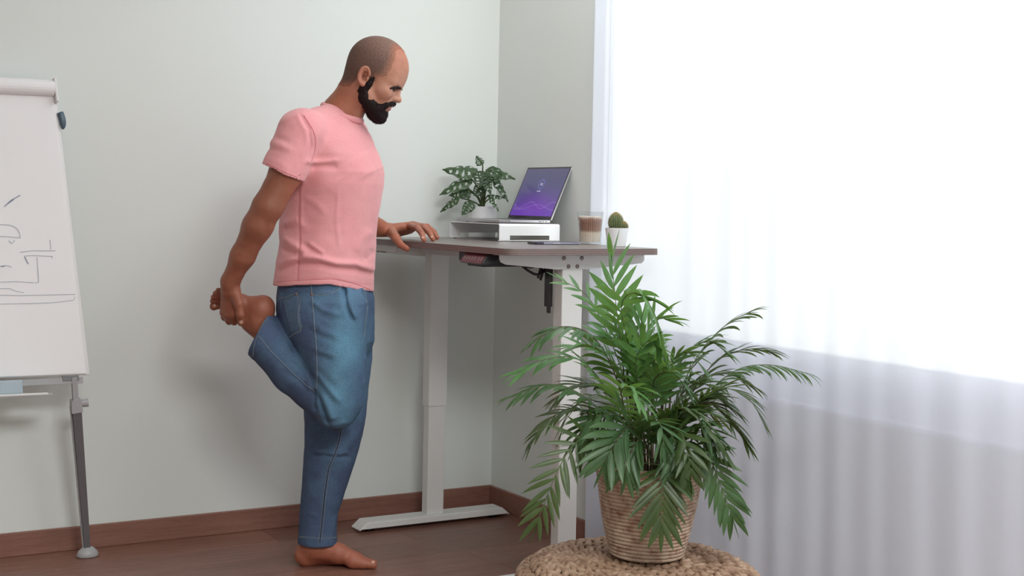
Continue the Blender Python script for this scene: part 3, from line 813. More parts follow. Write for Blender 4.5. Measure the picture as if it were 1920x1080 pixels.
FR = [
 # pts, n, L, W, mat, droop, lift, start, single, ang, roll
 (px((1190, 885, 0), (1172, 720, .02), (1158, 600, .04), (1150, 520, .04), (1146, 480, .03)), 8, .105, .0095, B, .10, .25, .58, True, 55, 1.1),
 (px((1195, 885, .03), (1180, 740, .10), (1112, 570, .14), (1045, 520, .16)), 7, .06, .006, B, .5, .0, .55, True, 60, .5),
 (px((1200, 885, .0), (1190, 700, -.02), (1165, 575, -.06), (1200, 550, -.10), (1232, 600, -.12), (1246, 660, -.12)), 13, .095, .0085, B, 1.3, -.1, .50, True, 60, .3),
 (px((1185, 885, 0), (1165, 740, -.04), (1120, 640, -.10), (1060, 612, -.14), (1000, 640, -.16)), 15, .085, .0075, G, 1.4, -.15, .42, True, 58, .2),
 (px((1185, 885, 0), (1160, 770, -.05), (1095, 680, -.10), (1030, 672, -.13), (968, 700, -.15)), 14, .08, .007, B, .9, .0, .42, True, 50, .3),
 (px((1185, 885, 0), (1150, 800, -.08), (1090, 740, -.14), (1030, 722, -.17), (962, 742, -.18)), 13, .08, .007, G, 1.0, -.1, .40, True, 52, .2),
 (px((1200, 885, -.02), (1180, 800, -.12), (1165, 735, -.20), (1185, 728, -.25), (1200, 752, -.27)), 11, .085, .0078, B, 1.2, .1, .52, True, 62, .3),
 (px((1175, 885, -.02), (1120, 815, -.14), (1075, 835, -.20), (1040, 895, -.23), (1005, 985, -.24)), 13, .085, .0062, D, .20, .0, .34, True, 58, 9),
 (px((1180, 885, 0), (1130, 800, -.06), (1075, 765, -.10), (1020, 795, -.12), (990, 840, -.12)), 14, .065, .006, D, .9, .0, .40, False, 52, .2),
 (px((1195, 885, -.03), (1190, 815, -.16), (1178, 800, -.20), (1150, 835, -.24), (1132, 870, -.25)), 11, .105, .0095, G, .6, .1, .40, True, 56, 9),
 (px((1235, 885, -.04), (1243, 872, -.15), (1242, 905, -.19), (1240, 990, -.20)), 12, .10, .0074, D, .20, .05, .28, True, 58, 9),
 (px((1250, 885, -.02), (1285, 830, -.10), (1325, 850, -.14), (1355, 920, -.15), (1374, 972, -.15)), 12, .09, .0070, G, .5, .0, .34, True, 54, 9),
 (px((1245, 885, 0), (1270, 790, -.05), (1320, 755, -.08), (1375, 790, -.09), (1400, 830, -.09)), 14, .09, .0078, D, .8, .0, .36, False, 50, .2),
 (px((1240, 885, .05), (1265, 760, .10), (1310, 665, .14), (1360, 610, .16), (1410, 582, .17)), 12, .085, .0055, D, 1.2, -.1, .42, False, 50, .4),
 (px((1245, 885, .04), (1290, 780, .06), (1370, 700, .06), (1440, 684, .05), (1515, 700, .03)), 17, .075, .0055, G, 1.4, -.2, .40, False, 55, .2),
 (px((1240, 885, .06), (1280, 770, .12), (1340, 680, .16), (1400, 655, .17), (1455, 660, .17)), 13, .075, .0058, D, 1.0, .0, .42, False, 50, .3),
 (px((1225, 885, .03), (1240, 760, .05), (1250, 690, .04), (1285, 660, .02), (1320, 690, .0)), 12, .08, .0065, G, .9, .0, .44, False, 55, .3),
 (px((1215, 885, .04), (1215, 760, .08), (1205, 660, .10), (1225, 600, .10), (1260, 600, .10)), 11, .09, .0075, B, .9, .1, .48, False, 55, .5),
 (px((1230, 885, 0), (1260, 800, -.08), (1300, 770, -.14), (1330, 800, -.17), (1340, 850, -.18)), 12, .085, .007, G, .8, .0, .38, False, 55, .1),
 (px((1210, 885, .02), (1200, 790, -.02), (1140, 760, -.06), (1110, 800, -.08), (1095, 850, -.09)), 12, .08, .007, D, .8, .0, .40, False, 55, .1),
 (px((1225, 885, -.02), (1245, 820, -.12), (1275, 810, -.18), (1290, 850, -.21), (1295, 895, -.21)), 10, .085, .0075, D, .4, .05, .36, False, 56, 9),
 (px((1220, 885, .0), (1222, 770, -.02), (1228, 710, -.05), (1262, 700, -.10), (1290, 735, -.12)), 11, .08, .007, G, .9, .1, .45, False, 55, .3),
 (px((1205, 885, .06), (1170, 780, .14), (1120, 740, .20), (1070, 770, .24), (1050, 815, .25)), 11, .075, .006, D, .8, .0, .42, False, 55, .2),
 (px((1230, 885, .08), (1262, 800, .16), (1310, 770, .20), (1360, 790, .22)), 11, .08, .0065, D, .8, .0, .42, False, 55, .2),
 (px((1215, 885, .02), (1195, 790, .03), (1190, 700, .03), (1160, 640, .02), (1120, 630, .01)), 10, .085, .008, B, .5, .2, .46, False, 55, .6),
 (px((1215, 885, -.02), (1215, 830, -.10), (1225, 790, -.17), (1240, 800, -.22), (1245, 840, -.23)), 10, .08, .0075, G, .8, .1, .42, False, 60, .2),
 (px((1222, 885, .0), (1212, 800, .0), (1200, 700, .0), (1196, 640, .0), (1205, 590, .0)), 10, .085, .0075, B, .5, .2, .5, False, 55, .9),
 (px((1240, 885, .02), (1275, 830, .0), (1310, 820, -.02), (1345, 870, -.03)), 11, .075, .0065, D, .8, .0, .36, False, 55, .0),
 (px((1250, 885, .0), (1290, 790, -.04), (1345, 730, -.07), (1400, 745, -.09), (1432, 790, -.10)), 15, .085, .0065, D, .9, .0, .36, False, 52, .2),
 (px((1245, 885, -.02), (1275, 815, -.10), (1322, 800, -.15), (1362, 850, -.17)), 13, .085, .0075, D, .8, .0, .34, False, 52, .0),
 (px((1240, 885, .03), (1262, 770, .04), (1300, 720, .03), (1345, 735, .01), (1370, 790, .0)), 14, .085, .0068, G, .9, .0, .38, False, 52, .3),
 (px((1235, 885, .05), (1250, 750, .09), (1280, 670, .11), (1325, 640, .11), (1365, 660, .10)), 13, .08, .006, G, 1.0, .0, .42, False, 52, .3),
 (px((1240, 885, .06), (1265, 790, .10), (1305, 720, .12), (1360, 700, .12), (1415, 725, .12)), 14, .08, .006, D, .9, .0, .40, False, 52, .2),
 (px((1225, 885, -.03), (1235, 815, -.10), (1265, 770, -.14), (1305, 775, -.17), (1320, 820, -.18)), 13, .085, .007, D, .9, .0, .38, False, 55, .2),
 (px((1205, 885, -.02), (1185, 800, -.08), (1145, 775, -.13), (1105, 790, -.16), (1080, 830, -.17)), 13, .085, .0075, G, .8, .0, .38, False, 55, .2),
 (px((1200, 885, .02), (1178, 790, .02), (1135, 730, .0), (1085, 720, -.02), (1045, 745, -.03)), 13, .08, .007, D, .9, .0, .42, False, 52, .2),
 (px((1205, 885, .03), (1190, 770, .04), (1155, 690, .03), (1110, 650, .01), (1070, 650, .0)), 12, .08, .007, B, .9, .1, .46, False, 55, .4),
 (px((1210, 885, .0), (1205, 760, -.03), (1192, 680, -.06), (1215, 640, -.09), (1240, 665, -.10)), 12, .085, .0075, B, 1.0, .1, .48, False, 58, .4),
 (px((1228, 885, -.02), (1240, 830, -.10), (1258, 815, -.15), (1270, 850, -.18), (1272, 900, -.185)), 10, .09, .0085, G, .4, .05, .36, False, 58, 9),
 (px((1215, 885, -.03), (1212, 835, -.12), (1200, 822, -.17), (1182, 850, -.20), (1172, 890, -.21)), 10, .09, .0085, G, .4, .05, .38, False, 56, 9),
 (px((1220, 885, .03), (1228, 770, .03), (1236, 720, .02), (1225, 670, .0), (1195, 650, -.02)), 11, .08, .007, B, .7, .1, .48, False, 55, .5),
 (px((1232, 885, .01), (1262, 810, -.02), (1300, 760, -.05), (1338, 745, -.06), (1380, 770, -.07)), 14, .08, .0062, D, .9, .0, .38, False, 52, .2),
]
for i, (pts, n, L, Wd, mt, dr, lf, stt, sg, an, ro) in enumerate(FR):
    Wd *= 1.18; L *= 1.06
    frond(pts, n, L, Wd, mt, dr, lf, stt, sg, an, i * 7 + 1, M_STEMD if i % 3 == 0 else M_STEM, ro)
# bare canes standing in the pot
for i, (u0, u1, v1, dd) in enumerate(((1196, 1182, 640, .02), (1222, 1224, 690, .04), (1234, 1246, 650, .05), (1210, 1200, 720, -.02), (1243, 1262, 660, .06), (1188, 1176, 690, .03))):
    P = [p - O for p in catmull(px((u0, 890, dd * .5), ((u0 + u1) / 2 + 2, (890 + v1) / 2, dd), (u1, v1, dd)), 8)]
    obj('cane', tube(P, [0.0034 - 0.0014 * k / (len(P) - 1) for k in range(len(P))], 7), M_STEMD, palm, smooth=True)

# ------------------------------------------------------------------ swiss-cheese plant on the desk
MZ = ZD
mo = thing('potted_swiss_cheese_plant', 'dark green plant with holed leaves in a white pot behind the laptop', 'plant', (-0.125, -0.116, MZ))
OM = mo.location.copy()
obj('pot', lathe([(0, 0), (0.046, 0), (0.049, 0.002), (0.0615, 0.110), (0.0615, 0.117), (0.0585, 0.117), (0.057, 0.102), (0, 0.102)], 48), M_WPOT, mo, smooth=False)
obj('soil', lathe([(0, 0.106), (0.03, 0.1055), (0.0545, 0.103)], 24), M_SOIL, mo)
M_MON = leaf_mat('holed_leaf', (0.018, 0.045, 0.018, 1), (0.055, 0.105, 0.045, 1), 0.10)
def holed_leaf(base, tip, nrm, W_, seed, droop=0.25):
    """ovate leaf with a row of elongated holes on each side of the midrib; grid of cells, some left out"""
    rg = random.Random(seed)
    ax = tip - base; L = ax.length; ax.normalize(); sd = nrm.cross(ax).normalized(); nr = ax.cross(sd)
    NL, NW = 40, 12
    V = {}; bm = bmesh.new()
    holes = []
    for s in (-1, 1):
        for k in range(4):
            holes.append((0.24 + 0.17 * k + rg.uniform(-.02, .02), s * 0.52, 0.038, 0.21 + 0.10 * (k % 2)))
        for k in range(2): holes.append((0.32 + 0.22 * k, s * 0.17, 0.016, 0.05))
    def P(i, j):
        if (i, j) not in V:
            t = i / NL; w = W_ * (math.sin(math.pi * t ** 0.72) ** 0.75) * (1 - 0.25 * t) if 0 < t < 1 else 0.0006
            q = -1 + 2 * j / NW
            x = t * L
            c = base + ax * x + sd * q * w + ax * abs(q) * w * -0.15 - nr * (abs(q) ** 1.6) * w * 0.35 - Vector((0, 0, 1)) * droop * L * t * t + nr * droop * L * 0.5 * t
            c += nr * 0.0022 * math.sin(t * 22 + q * 5)
            V[(i, j)] = bm.verts.new(c)
        return V[(i, j)]
    for i in range(NL):
        for j in range(NW):
            t = (i + .5) / NL; q = -1 + 2 * (j + .5) / NW
            if any(((t - 0.10 * abs(q) - ht + 0.05) / hw) ** 2 + ((q - hq) / hl) ** 2 < 1 for ht, hq, hw, hl in holes): continue
            bm.faces.new((P(i, j), P(i + 1, j), P(i + 1, j + 1), P(i, j + 1)))
    return bm
def mleaf(b, t, dn, w, seed, dp=0.25):
    """b, t: pixel positions (u,v,depth offset from 4.62) of the leaf's base and tip"""
    Pb = at(b[0], b[1], 5.15 + b[2]) - OM; Pt = at(t[0], t[1], 5.15 + t[2]) - OM
    st = obj('leaf_stalk', tube(arc([(rgm.uniform(-.012, .012), rgm.uniform(-.012, .012), 0.102), (Pb.x * 0.3, Pb.y * 0.3, 0.102 + (Pb.z - 0.102) * 0.62), tuple(Pb)], 8), [0.0026] * 17, 7), M_STEM, mo, smooth=True)
    obj('leaf', holed_leaf(Pb, Pt, Vector(dn).normalized(), w * 1.40, seed, dp), M_MON, st, smooth=True)
rgm = random.Random(2)
n0 = -FW
LV = [((895, 320, -.02), (829, 311, -.02), (-.35, -.45, .85), .036, .18), ((893, 318, -.03), (876, 384, -.06), (-.4, -.8, .2), .0, .0),
      ((912, 318, .0), (966, 328, -.02), (-.2, -.5, .8), .027, .25), ((908, 322, -.05), (900, 352, -.08), (-.3, -.85, .3), .030, .0),
      ((925, 312, -.02), (933, 345, -.06), (-.2, -.9, .3), .026, .0), ((885, 336, -.03), (826, 352, -.04), (-.3, -.6, .7), .024, .35),
      ((928, 330, -.01), (949, 370, -.03), (.3, -.7, .55), .022, .25), ((880, 355, -.03), (842, 364, -.03), (-.3, -.6, .7), .022, .1),
      ((860, 370, -.04), (828, 390, -.04), (-.3, -.5, .75), .016, .3), ((885, 378, -.06), (866, 401, -.08), (-.5, -.7, .4), .018, .1),
      ((922, 370, -.04), (934, 394, -.07), (.4, -.7, .4), .016, .1), ((915, 366, -.02), (948, 368, -.03), (.1, -.5, .8), .016, .2),
      ((905, 308, .02), (893, 292, .02), (-.3, -.5, .75), .016, .0), ((905, 350, -.03), (888, 366, -.05), (-.3, -.8, .4), .02, .05),
      ((868, 352, -.02), (880, 372, -.05), (-.4, -.8, .4), .018, .05), ((912, 330, -.06), (920, 364, -.08), (.1, -.9, .3), .020, .0)]
for i, (b_, t_, dn, w, dp) in enumerate(LV):
    if w > 0: mleaf(b_, t_, dn, w, i + 1, dp)
# ------------------------------------------------------------------ flip chart easel, cut by the left edge of the frame
M_PAPER = plain('flip_chart_paper', (0.89, 0.89, 0.90, 1), 0.6, var=0.015, scale=4)
M_WPLAST = plain('white_lacquered_metal', (0.76, 0.76, 0.76, 1), 0.4, var=0.02)
M_GMET = plain('grey_lacquered_metal', (0.19, 0.185, 0.20, 1), 0.35, 0.4)
M_LMET = plain('pale_grey_plastic', (0.42, 0.42, 0.43, 1), 0.4)
M_CLIP = plain('slate_blue_plastic', (0.075, 0.12, 0.16, 1), 0.35)
M_TEAL = plain('teal_plastic_lid', (0.22, 0.46, 0.55, 1), 0.3, var=0.12, scale=18)
fc = thing('flip_chart_easel', 'white paper flip chart with faint sketches on grey tubular legs', 'easel', (-1.9, -0.16, 0))
OF = fc.location.copy()
BR = Vector((-1.580, -0.205, 0.598)) - OF; TR = Vector((-1.678, -0.085, 1.515)) - OF
BL = BR + Vector((-0.70, 0.035, 0.0)); TL = TR + Vector((-0.51, 0.020, 0.0))
ex = (BR - BL).normalized(); ey = (TR - BR + TL - BL).normalized(); en = ex.cross(ey).normalized()   # towards the room
def on(a, b, h=0.0):
    """a: 0..1 left to right, b: 0..1 bottom to top, h: metres in front of the sheet"""
    l = BL.lerp(TL, b); r = BR.lerp(TR, b); return l.lerp(r, a) + en * h
def sheet(name, a0, a1, b0, b1, h0, h1, mat, par, bev=0.0):
    bm = bmesh.new()
    vs = [bm.verts.new(on(a, b, h)) for a in (a0, a1) for b in (b0, b1) for h in (h0, h1)]
    for f in ((0, 1, 3, 2), (4, 6, 7, 5), (0, 4, 5, 1), (2, 3, 7, 6), (0, 2, 6, 4), (1, 5, 7, 3)): bm.faces.new([vs[i] for i in f])
    bmesh.ops.recalc_face_normals(bm, faces=bm.faces)
    if bev: bmesh.ops.bevel(bm, geom=list(bm.edges), offset=bev, segments=2, affect='EDGES', profile=0.5)
    return obj(name, bm, mat, par)
board = sheet('board', 0, 1, 0.0, 1.0, -0.016, 0.0, M_WPLAST, fc, 0.002)
pad = sheet('paper_pad', 0.012, 0.982, 0.004, 0.985, 0.0004, 0.006, M_PAPER, fc, 0.0008)
sheet('loose_sheet', 0.012, 0.972, 0.007, 0.985, 0.0064, 0.0072, M_PAPER, fc)
# rolled-back sheets held by the clamp at the head
r0 = on(-0.02, 0.985, 0.012); r1 = on(0.985, 0.985, 0.012)
obj('paper_roll', tube([r0.lerp(r1, k / 6) for k in range(7)], 0.0265, 20), M_PAPER, fc, smooth=False)
sheet('clamp_plate', 0.0, 0.99, 0.992, 1.012, -0.012, 0.008, M_WPLAST, fc, 0.003)
sheet('clamp_end', 0.983, 1.0, 0.935, 1.018, -0.014, 0.034, M_WPLAST, fc, 0.003)
cb = bmesh.new()
clip_path = [on(1.004, 0.86 + 0.06 * k / 8, 0.010) for k in range(9)]
obj('paper_clip', add_tube(cb, [on(1.0 + 0.016 * math.sin(math.pi * min(1, .25 + .6 * k / 8)), 0.845 + 0.058 * k / 8, 0.004) for k in range(9)], [0.004, 0.0075, 0.0095, 0.0105, 0.011, 0.011, 0.011, 0.011, 0.010], 12), M_CLIP, fc, smooth=True)
# pencil sketch on the top sheet: thin strokes of print
M_PENCIL = plain('pencil_line', (0.50, 0.51, 0.57, 1), 0.8)
M_PENCIL2 = plain('blue_pen_line', (0.28, 0.32, 0.42, 1), 0.8)
def at_board(u, v):
    p0 = at(u, v, 1.0); o = Vector(CAM) - OF; d = p0 - Vector(CAM)
    n = en; q = BR + en * 0.0074
    return o + d * ((q - o).dot(n) / d.dot(n))
def stroke(bm, pts, w):
    P = [at_board(*p) for p in pts]
    for a, b in zip(P, P[1:]):
        t = (b - a).normalized(); s = t.cross(en) * w; e = en * 0.0002
        bm.faces.new([bm.verts.new(x) for x in (a - s + e, b - s + e, b + s + e, a + s + e)])
bm1 = bmesh.new(); bm2 = bmesh.new()
for pts in ([(-20, 421), (0, 421), (14, 421.5), (25, 424), (33, 430), (37, 438), (38, 447)], [(-10, 443), (12, 443.5), (37, 446)], [(-60, 553), (0, 553.5), (40, 554), (142, 552)],
            [(0, 570), (60, 569), (100, 567.5), (138, 563), (141, 556)], [(46, 480), (60, 479), (98, 480.5), (98, 485)], [(69.5, 483), (71, 505), (72.5, 529), (66, 531)],
            [(0, 541), (18, 541), (30, 546), (45, 549)], [(38, 473), (60, 470), (104, 470)], [(94, 450), (95.5, 468)], [(0, 529), (30, 528), (64, 530)], [(17, 451), (22, 457), (28, 450)], [(0, 499), (8, 498), (14, 498), (22, 501)]):
    stroke(bm1, pts, 0.0010)
for pts in ([(8, 388), (20, 376), (38, 366)], [(12, 384), (26, 374)], [(46, 481), (53, 495)], [(2, 500), (9, 499)]):
    stroke(bm2, pts, 0.0014)
for t_, M in ((bm1, M_PENCIL), (bm2, M_PENCIL2)):
    tag(obj('sketch_strokes', t_, M, pad), kind='stuff')
# pen tray with a teal lidded case
ty = -0.035
def tray_pt(a, b, h): return BL.lerp(BR, a) + ey * b + en * h
def tray_box(name, a0, a1, b0, b1, h0, h1, mat, par, bev=0.0):
    bm = bmesh.new()
    vs = [bm.verts.new(tray_pt(a, b, h)) for a in (a0, a1) for b in (b0, b1) for h in (h0, h1)]
    for f in ((0, 1, 3, 2), (4, 6, 7, 5), (0, 4, 5, 1), (2, 3, 7, 6), (0, 2, 6, 4), (1, 5, 7, 3)): bm.faces.new([vs[i] for i in f])
    bmesh.ops.recalc_face_normals(bm, faces=bm.faces)
    if bev: bmesh.ops.bevel(bm, geom=list(bm.edges), offset=bev, segments=2, affect='EDGES', profile=0.5)
    return obj(name, bm, mat, par)
tr_ = tray_box('pen_tray', 0.0, 0.82, -0.058, -0.050, 0.0, 0.075, M_LMET, fc, 0.001)
tray_box('tray_back', 0.0, 0.97, -0.026, -0.006, -0.010, -0.004, M_LMET, tr_, 0.001)
tray_box('tray_lip', 0.0, 0.80, -0.0545, -0.048, 0.073, 0.077, M_WPLAST, tr_, 0.001)
case = tray_box('marker_case', 0.30, 0.62, -0.0495, -0.008, 0.012, 0.055, M_TEAL, None, 0.006)
for v in case.data.vertices: v.co += OF
tag(case, 'pale teal marker case on the tray under the flip chart paper', 'case')
cend = tray_box('case_end', 0.60, 0.70, -0.0505, -0.007, 0.011, 0.057, plain('pale_blue_plastic', (0.42, 0.52, 0.58, 1), 0.35), None, 0.005)
for v in cend.data.vertices: v.co += OF
cend.parent = case
# legs: right front leg in the frame; the left and rear legs stand out of view
FT = Vector((-1.558, -0.115, 0.0)) - OF
def leg(top, foot, bevel_dir=1):
    mid = top.lerp(foot, 0.16)
    ax = (foot - top).normalized()
    u = obj('upper_leg', tube([top, top.lerp(foot, 0.30)], 0.0115, 4, up=(1, 1, 0)), M_LMET, fc)
    obj('leg', tube([mid, foot + Vector((0, 0, 0.028))], [0.0195, 0.0135], 4, up=(1, 1, 0)), M_GMET, fc)
    side = ex * 0.011 * bevel_dir
    obj('leg_edge_strip', tube([mid - side * 1.55, foot + Vector((0, 0, 0.03)) - side * 1.05], 0.0032, 8), M_LMET, u)
    c = obj('leg_clamp', tube([mid - ax * 0.022, mid + ax * 0.018], [0.021, 0.024], 4, up=(1, 1, 0)), M_LMET, fc)
    obj('clamp_knob', tube([mid + side * 0.9 - ax * 0.008, mid + side * 3.4 - ax * 0.010], [0.012, 0.0135], 14), M_LMET, c, smooth=False)
    f = lathe([(0, 0.0005), (0.032, 0.0005), (0.036, 0.006), (0.030, 0.020), (0.016, 0.032), (0, 0.034)], 20)
    bmesh.ops.scale(f, vec=(1.0, 0.75, 1), verts=f.verts); bmesh.ops.translate(f, vec=foot + Vector((0.002, 0, 0)), verts=f.verts)
    obj('leg_foot', f, M_LMET, fc, smooth=True)
TJ = on(0.93, 0.0, -0.004) + ey * -0.004
leg(TJ, FT)
TJ2 = on(0.07, 0.0, -0.004) + ey * -0.004
leg(TJ2, Vector((TJ2.x - 0.03, FT.y, 0.0)), -1)
sheet('leg_bracket', 0.88, 0.95, -0.018, 0.004, -0.014, -0.001, M_GMET, fc, 0.001)
# ------------------------------------------------------------------ the man: smooth-union distance fields turned into meshes
DM = 4.32
MO = at(622, 400, DM); MO.z = 0.0
MR = Matrix.Rotation(-YAW, 4, 'Z'); MR.translation = MO
MI = np.array(MR.inverted())
def m_(u, v, dy=0.0):
    p = at(u, v, DM + dy); q = MI @ np.array([p.x, p.y, p.z, 1.0]); return q[:3]

def smin(a, b, k):
    h = np.clip(0.5 + 0.5 * (b - a) / k, 0, 1); return b + (a - b) * h - k * h * (1 - h)
class Field:
    def __init__(s): s.ops = []; s.disp = None
    def add(s, f, lo, hi, k=0.01, mode='u'): s.ops.append((f, np.array(lo, float), np.array(hi, float), k, mode)); return s
    def cone(s, a, b, ra, rb, k=0.012, mode='u', post=None):
        a = np.array(a, float); b = np.array(b, float); ab = b - a; L2 = max(float(ab @ ab), 1e-9)
        def f(P):
            t = np.clip(((P - a) @ ab) / L2, 0, 1)
            d = np.linalg.norm(P - a - t[:, None] * ab, axis=1) - (ra + (rb - ra) * t)
            return post(P, d) if post else d
        r = max(ra, rb); return s.add(f, np.minimum(a, b) - r, np.maximum(a, b) + r, k, mode)
    def chain(s, pts, k=0.012, mode='u'):
        for (a, ra), (b, rb) in zip(pts, pts[1:]): s.cone(a, b, ra, rb, k, mode)
        return s
    def ell(s, c, r, R=None, k=0.012, mode='u'):
        c = np.array(c, float); r = np.array(r, float); M = np.eye(3) if R is None else np.array(R, float)
        def f(P):
            q = (P - c) @ M
            k0 = np.linalg.norm(q / r, axis=1); k1 = np.linalg.norm(q / (r * r), axis=1)
            return k0 * (k0 - 1) / np.maximum(k1, 1e-9)
        e = np.sqrt(((M * r) ** 2).sum(1)); return s.add(f, c - e, c + e, k, mode)
    def stack(s, rows, theta, dy, b, k=0.02, mode='u', pw=2.3, post=None):
        """rows: (v, uL, uR[, b]) silhouettes at depth offset dy; an upright loft of turned super-ellipses"""
        zs, cx, hw, bb = [], [], [], []
        for r in rows:
            A = m_(r[1], r[0], dy); B_ = m_(r[2], r[0], dy)
            zs.append((A[2] + B_[2]) / 2); cx.append((A[0] + B_[0]) / 2); hw.append((B_[0] - A[0]) / 2); bb.append(r[3] if len(r) > 3 else b)
        o = np.argsort(zs); zs, cx, hw, bb = (np.array(q)[o] for q in (zs, cx, hw, bb))
        c, sn = math.cos(theta), math.sin(theta)
        aa = np.sqrt(np.maximum(hw ** 2 - (bb * sn) ** 2, (0.35 * hw) ** 2)) / c
        def f(P):
            z = P[:, 2]; zc = np.clip(z, zs[0], zs[-1])
            x = P[:, 0] - np.interp(zc, zs, cx); y = P[:, 1] - dy
            a = np.interp(zc, zs, aa); b_ = np.interp(zc, zs, bb)
            X = np.abs(x * c - y * sn) / a; Y = np.abs(x * sn + y * c) / b_
            q = (X ** pw + Y ** pw) ** (1 / pw)
            d = (q - 1) * np.minimum(a, b_)
            d = np.maximum(d, np.maximum(zs[0] - z, z - zs[-1]))
            return post(P, d) if post else d
        w = max(hw.max(), bb.max()) * 1.15
        return s.add(f, (cx.min() - w, dy - w, zs[0]), (cx.max() + w, dy + w, zs[-1]), k, mode)
    def value(s, P, ops=None):
        d = np.full(len(P), 1.0)
        for f, lo, hi, k, mode in (s.ops if ops is None else ops):
            e = f(P)
            if mode == 'u': d = smin(d, e, k)
            elif mode == 's': d = -smin(-d, e, k)
            else: d = np.maximum(d, e)
        if s.disp is not None:
            m2 = np.abs(d) < 0.022
            if m2.any(): d[m2] = d[m2] - s.disp(P[m2])
        return d
    def mesh(s, name, h, B=20, pad=0.012):
        U = [o for o in s.ops if o[4] == 'u']
        lo = np.min([o[1] for o in U], 0) - pad - 2 * h; hi = np.max([o[2] for o in U], 0) + pad + 2 * h
        N = np.ceil((hi - lo) / h / B).astype(int) * B
        g = np.arange(B + 1); I, J, K = (q.ravel() for q in np.meshgrid(g, g, g, indexing='ij'))
        st = np.array([(N[1] + 2) * (N[2] + 2), N[2] + 2, 1], dtype=np.int64)
        VI, VP, Q = [], [], []
        E = [(a, b) for a in range(8) for b in range(8) if a < b and bin(a ^ b).count('1') == 1]
        cof = np.array([[(q >> 2) & 1, (q >> 1) & 1, q & 1] for q in range(8)])
        for bi in range(0, N[0], B):
            for bj in range(0, N[1], B):
                for bk in range(0, N[2], B):
                    b0 = lo + np.array([bi, bj, bk]) * h; b1 = b0 + B * h
                    ops = [o for o in s.ops if np.all(o[2] + o[3] + pad > b0) and np.all(o[1] - o[3] - pad < b1)]
                    if not any(o[4] == 'u' for o in ops): continue
                    P = b0 + np.stack([I, J, K], 1) * h
                    c8 = P[::97]
                    if s.value(c8, ops).min() > B * h * 0.5: continue
                    D = s.value(P, ops).reshape(B + 1, B + 1, B + 1); S_ = D < 0
                    if S_.all() or not S_.any(): continue
                    C = [S_[i:i + B, j:j + B, k:k + B] for i, j, k in cof]
                    n_in = sum(c.astype(np.int8) for c in C); act = (n_in > 0) & (n_in < 8)
                    idx = np.argwhere(act)
                    if len(idx) == 0: continue
                    vals = np.stack([D[idx[:, 0] + i, idx[:, 1] + j, idx[:, 2] + k] for i, j, k in cof], 1)
                    acc = np.zeros((len(idx), 3)); cnt = np.zeros(len(idx))
                    for a, b in E:
                        va, vb = vals[:, a], vals[:, b]; m2 = (va < 0) != (vb < 0)
                        t = np.where(m2, va / np.where(m2, va - vb, 1), 0)[:, None]
                        acc += np.where(m2[:, None], cof[a] + t * (cof[b] - cof[a]), 0); cnt += m2
                    VP.append(b0 + (idx + acc / cnt[:, None]) * h)
                    gi = idx + np.array([bi, bj, bk]) + 1
                    VI.append(gi @ st)
                    for ax in range(3):
                        sl = [slice(0, B)] * 3; s2 = list(sl); s2[ax] = slice(1, B + 1)
                        A_, B2 = S_[tuple(sl)], S_[tuple(s2)]
                        e = np.argwhere(A_ != B2)
                        if len(e) == 0: continue
                        flip = A_[e[:, 0], e[:, 1], e[:, 2]]
                        o1 = np.zeros(3, int); o2 = np.zeros(3, int); o1[(ax + 1) % 3] = 1; o2[(ax + 2) % 3] = 1
                        g0 = e + np.array([bi, bj, bk]) + 1
                        q = np.stack([(g0 - o1 - o2) @ st, (g0 - o2) @ st, g0 @ st, (g0 - o1) @ st], 1)
                        q[~flip] = q[~flip][:, ::-1]; Q.append(q)
        VI = np.concatenate(VI); VP = np.concatenate(VP); Q = np.concatenate(Q)
        o = np.argsort(VI); VI = VI[o]; VP = VP[o]
        F = np.searchsorted(VI, Q); F = np.clip(F, 0, len(VI) - 1)
        ok = (VI[F] == Q).all(1); F = F[ok]
        me = bpy.data.meshes.new(name)
        me.vertices.add(len(VP)); me.vertices.foreach_set('co', VP.astype(np.float32).ravel())
        me.loops.add(F.size); me.loops.foreach_set('vertex_index', F.astype(np.int32).ravel())
        me.polygons.add(len(F)); me.polygons.foreach_set('loop_start', np.arange(0, F.size, 4, dtype=np.int32))
        me.polygons.foreach_set('loop_total', np.full(len(F), 4, dtype=np.int32))
        me.polygons.foreach_set('use_smooth', np.ones(len(F), dtype=bool))
        me.update(calc_edges=True); me.validate()
        return me, VP
def paint(me, rgb):
    a = me.color_attributes.new('tint', 'FLOAT_COLOR', 'POINT')
    a.data.foreach_set('color', np.concatenate([rgb, np.ones((len(rgb), 1))], 1).astype(np.float32).ravel())
def wob(P, f, s=0.0):
    """cheap smooth noise in -1..1"""
    x, y, z = P[:, 0] * f, P[:, 1] * f, P[:, 2] * f
    return (np.sin(x * 1.7 + 1.3 * np.sin(y * 1.1 + s) + s) + np.sin(y * 1.9 + 1.2 * np.sin(z * 1.3 + s * 2)) + np.sin(z * 1.6 + 1.4 * np.sin(x * 1.2 - s))) / 3
def seg2(P, u0, v0, u1, v1, dy=-0.12):
    A = m_(u0, v0, dy); B_ = m_(u1, v1, dy); a = np.array([A[0], A[2]]); ab = np.array([B_[0] - A[0], B_[2] - A[2]])
    q = P[:, [0, 2]] - a; t = np.clip((q @ ab) / (ab @ ab), 0, 1)
    w = q - t[:, None] * ab
    return np.linalg.norm(w, axis=1), t
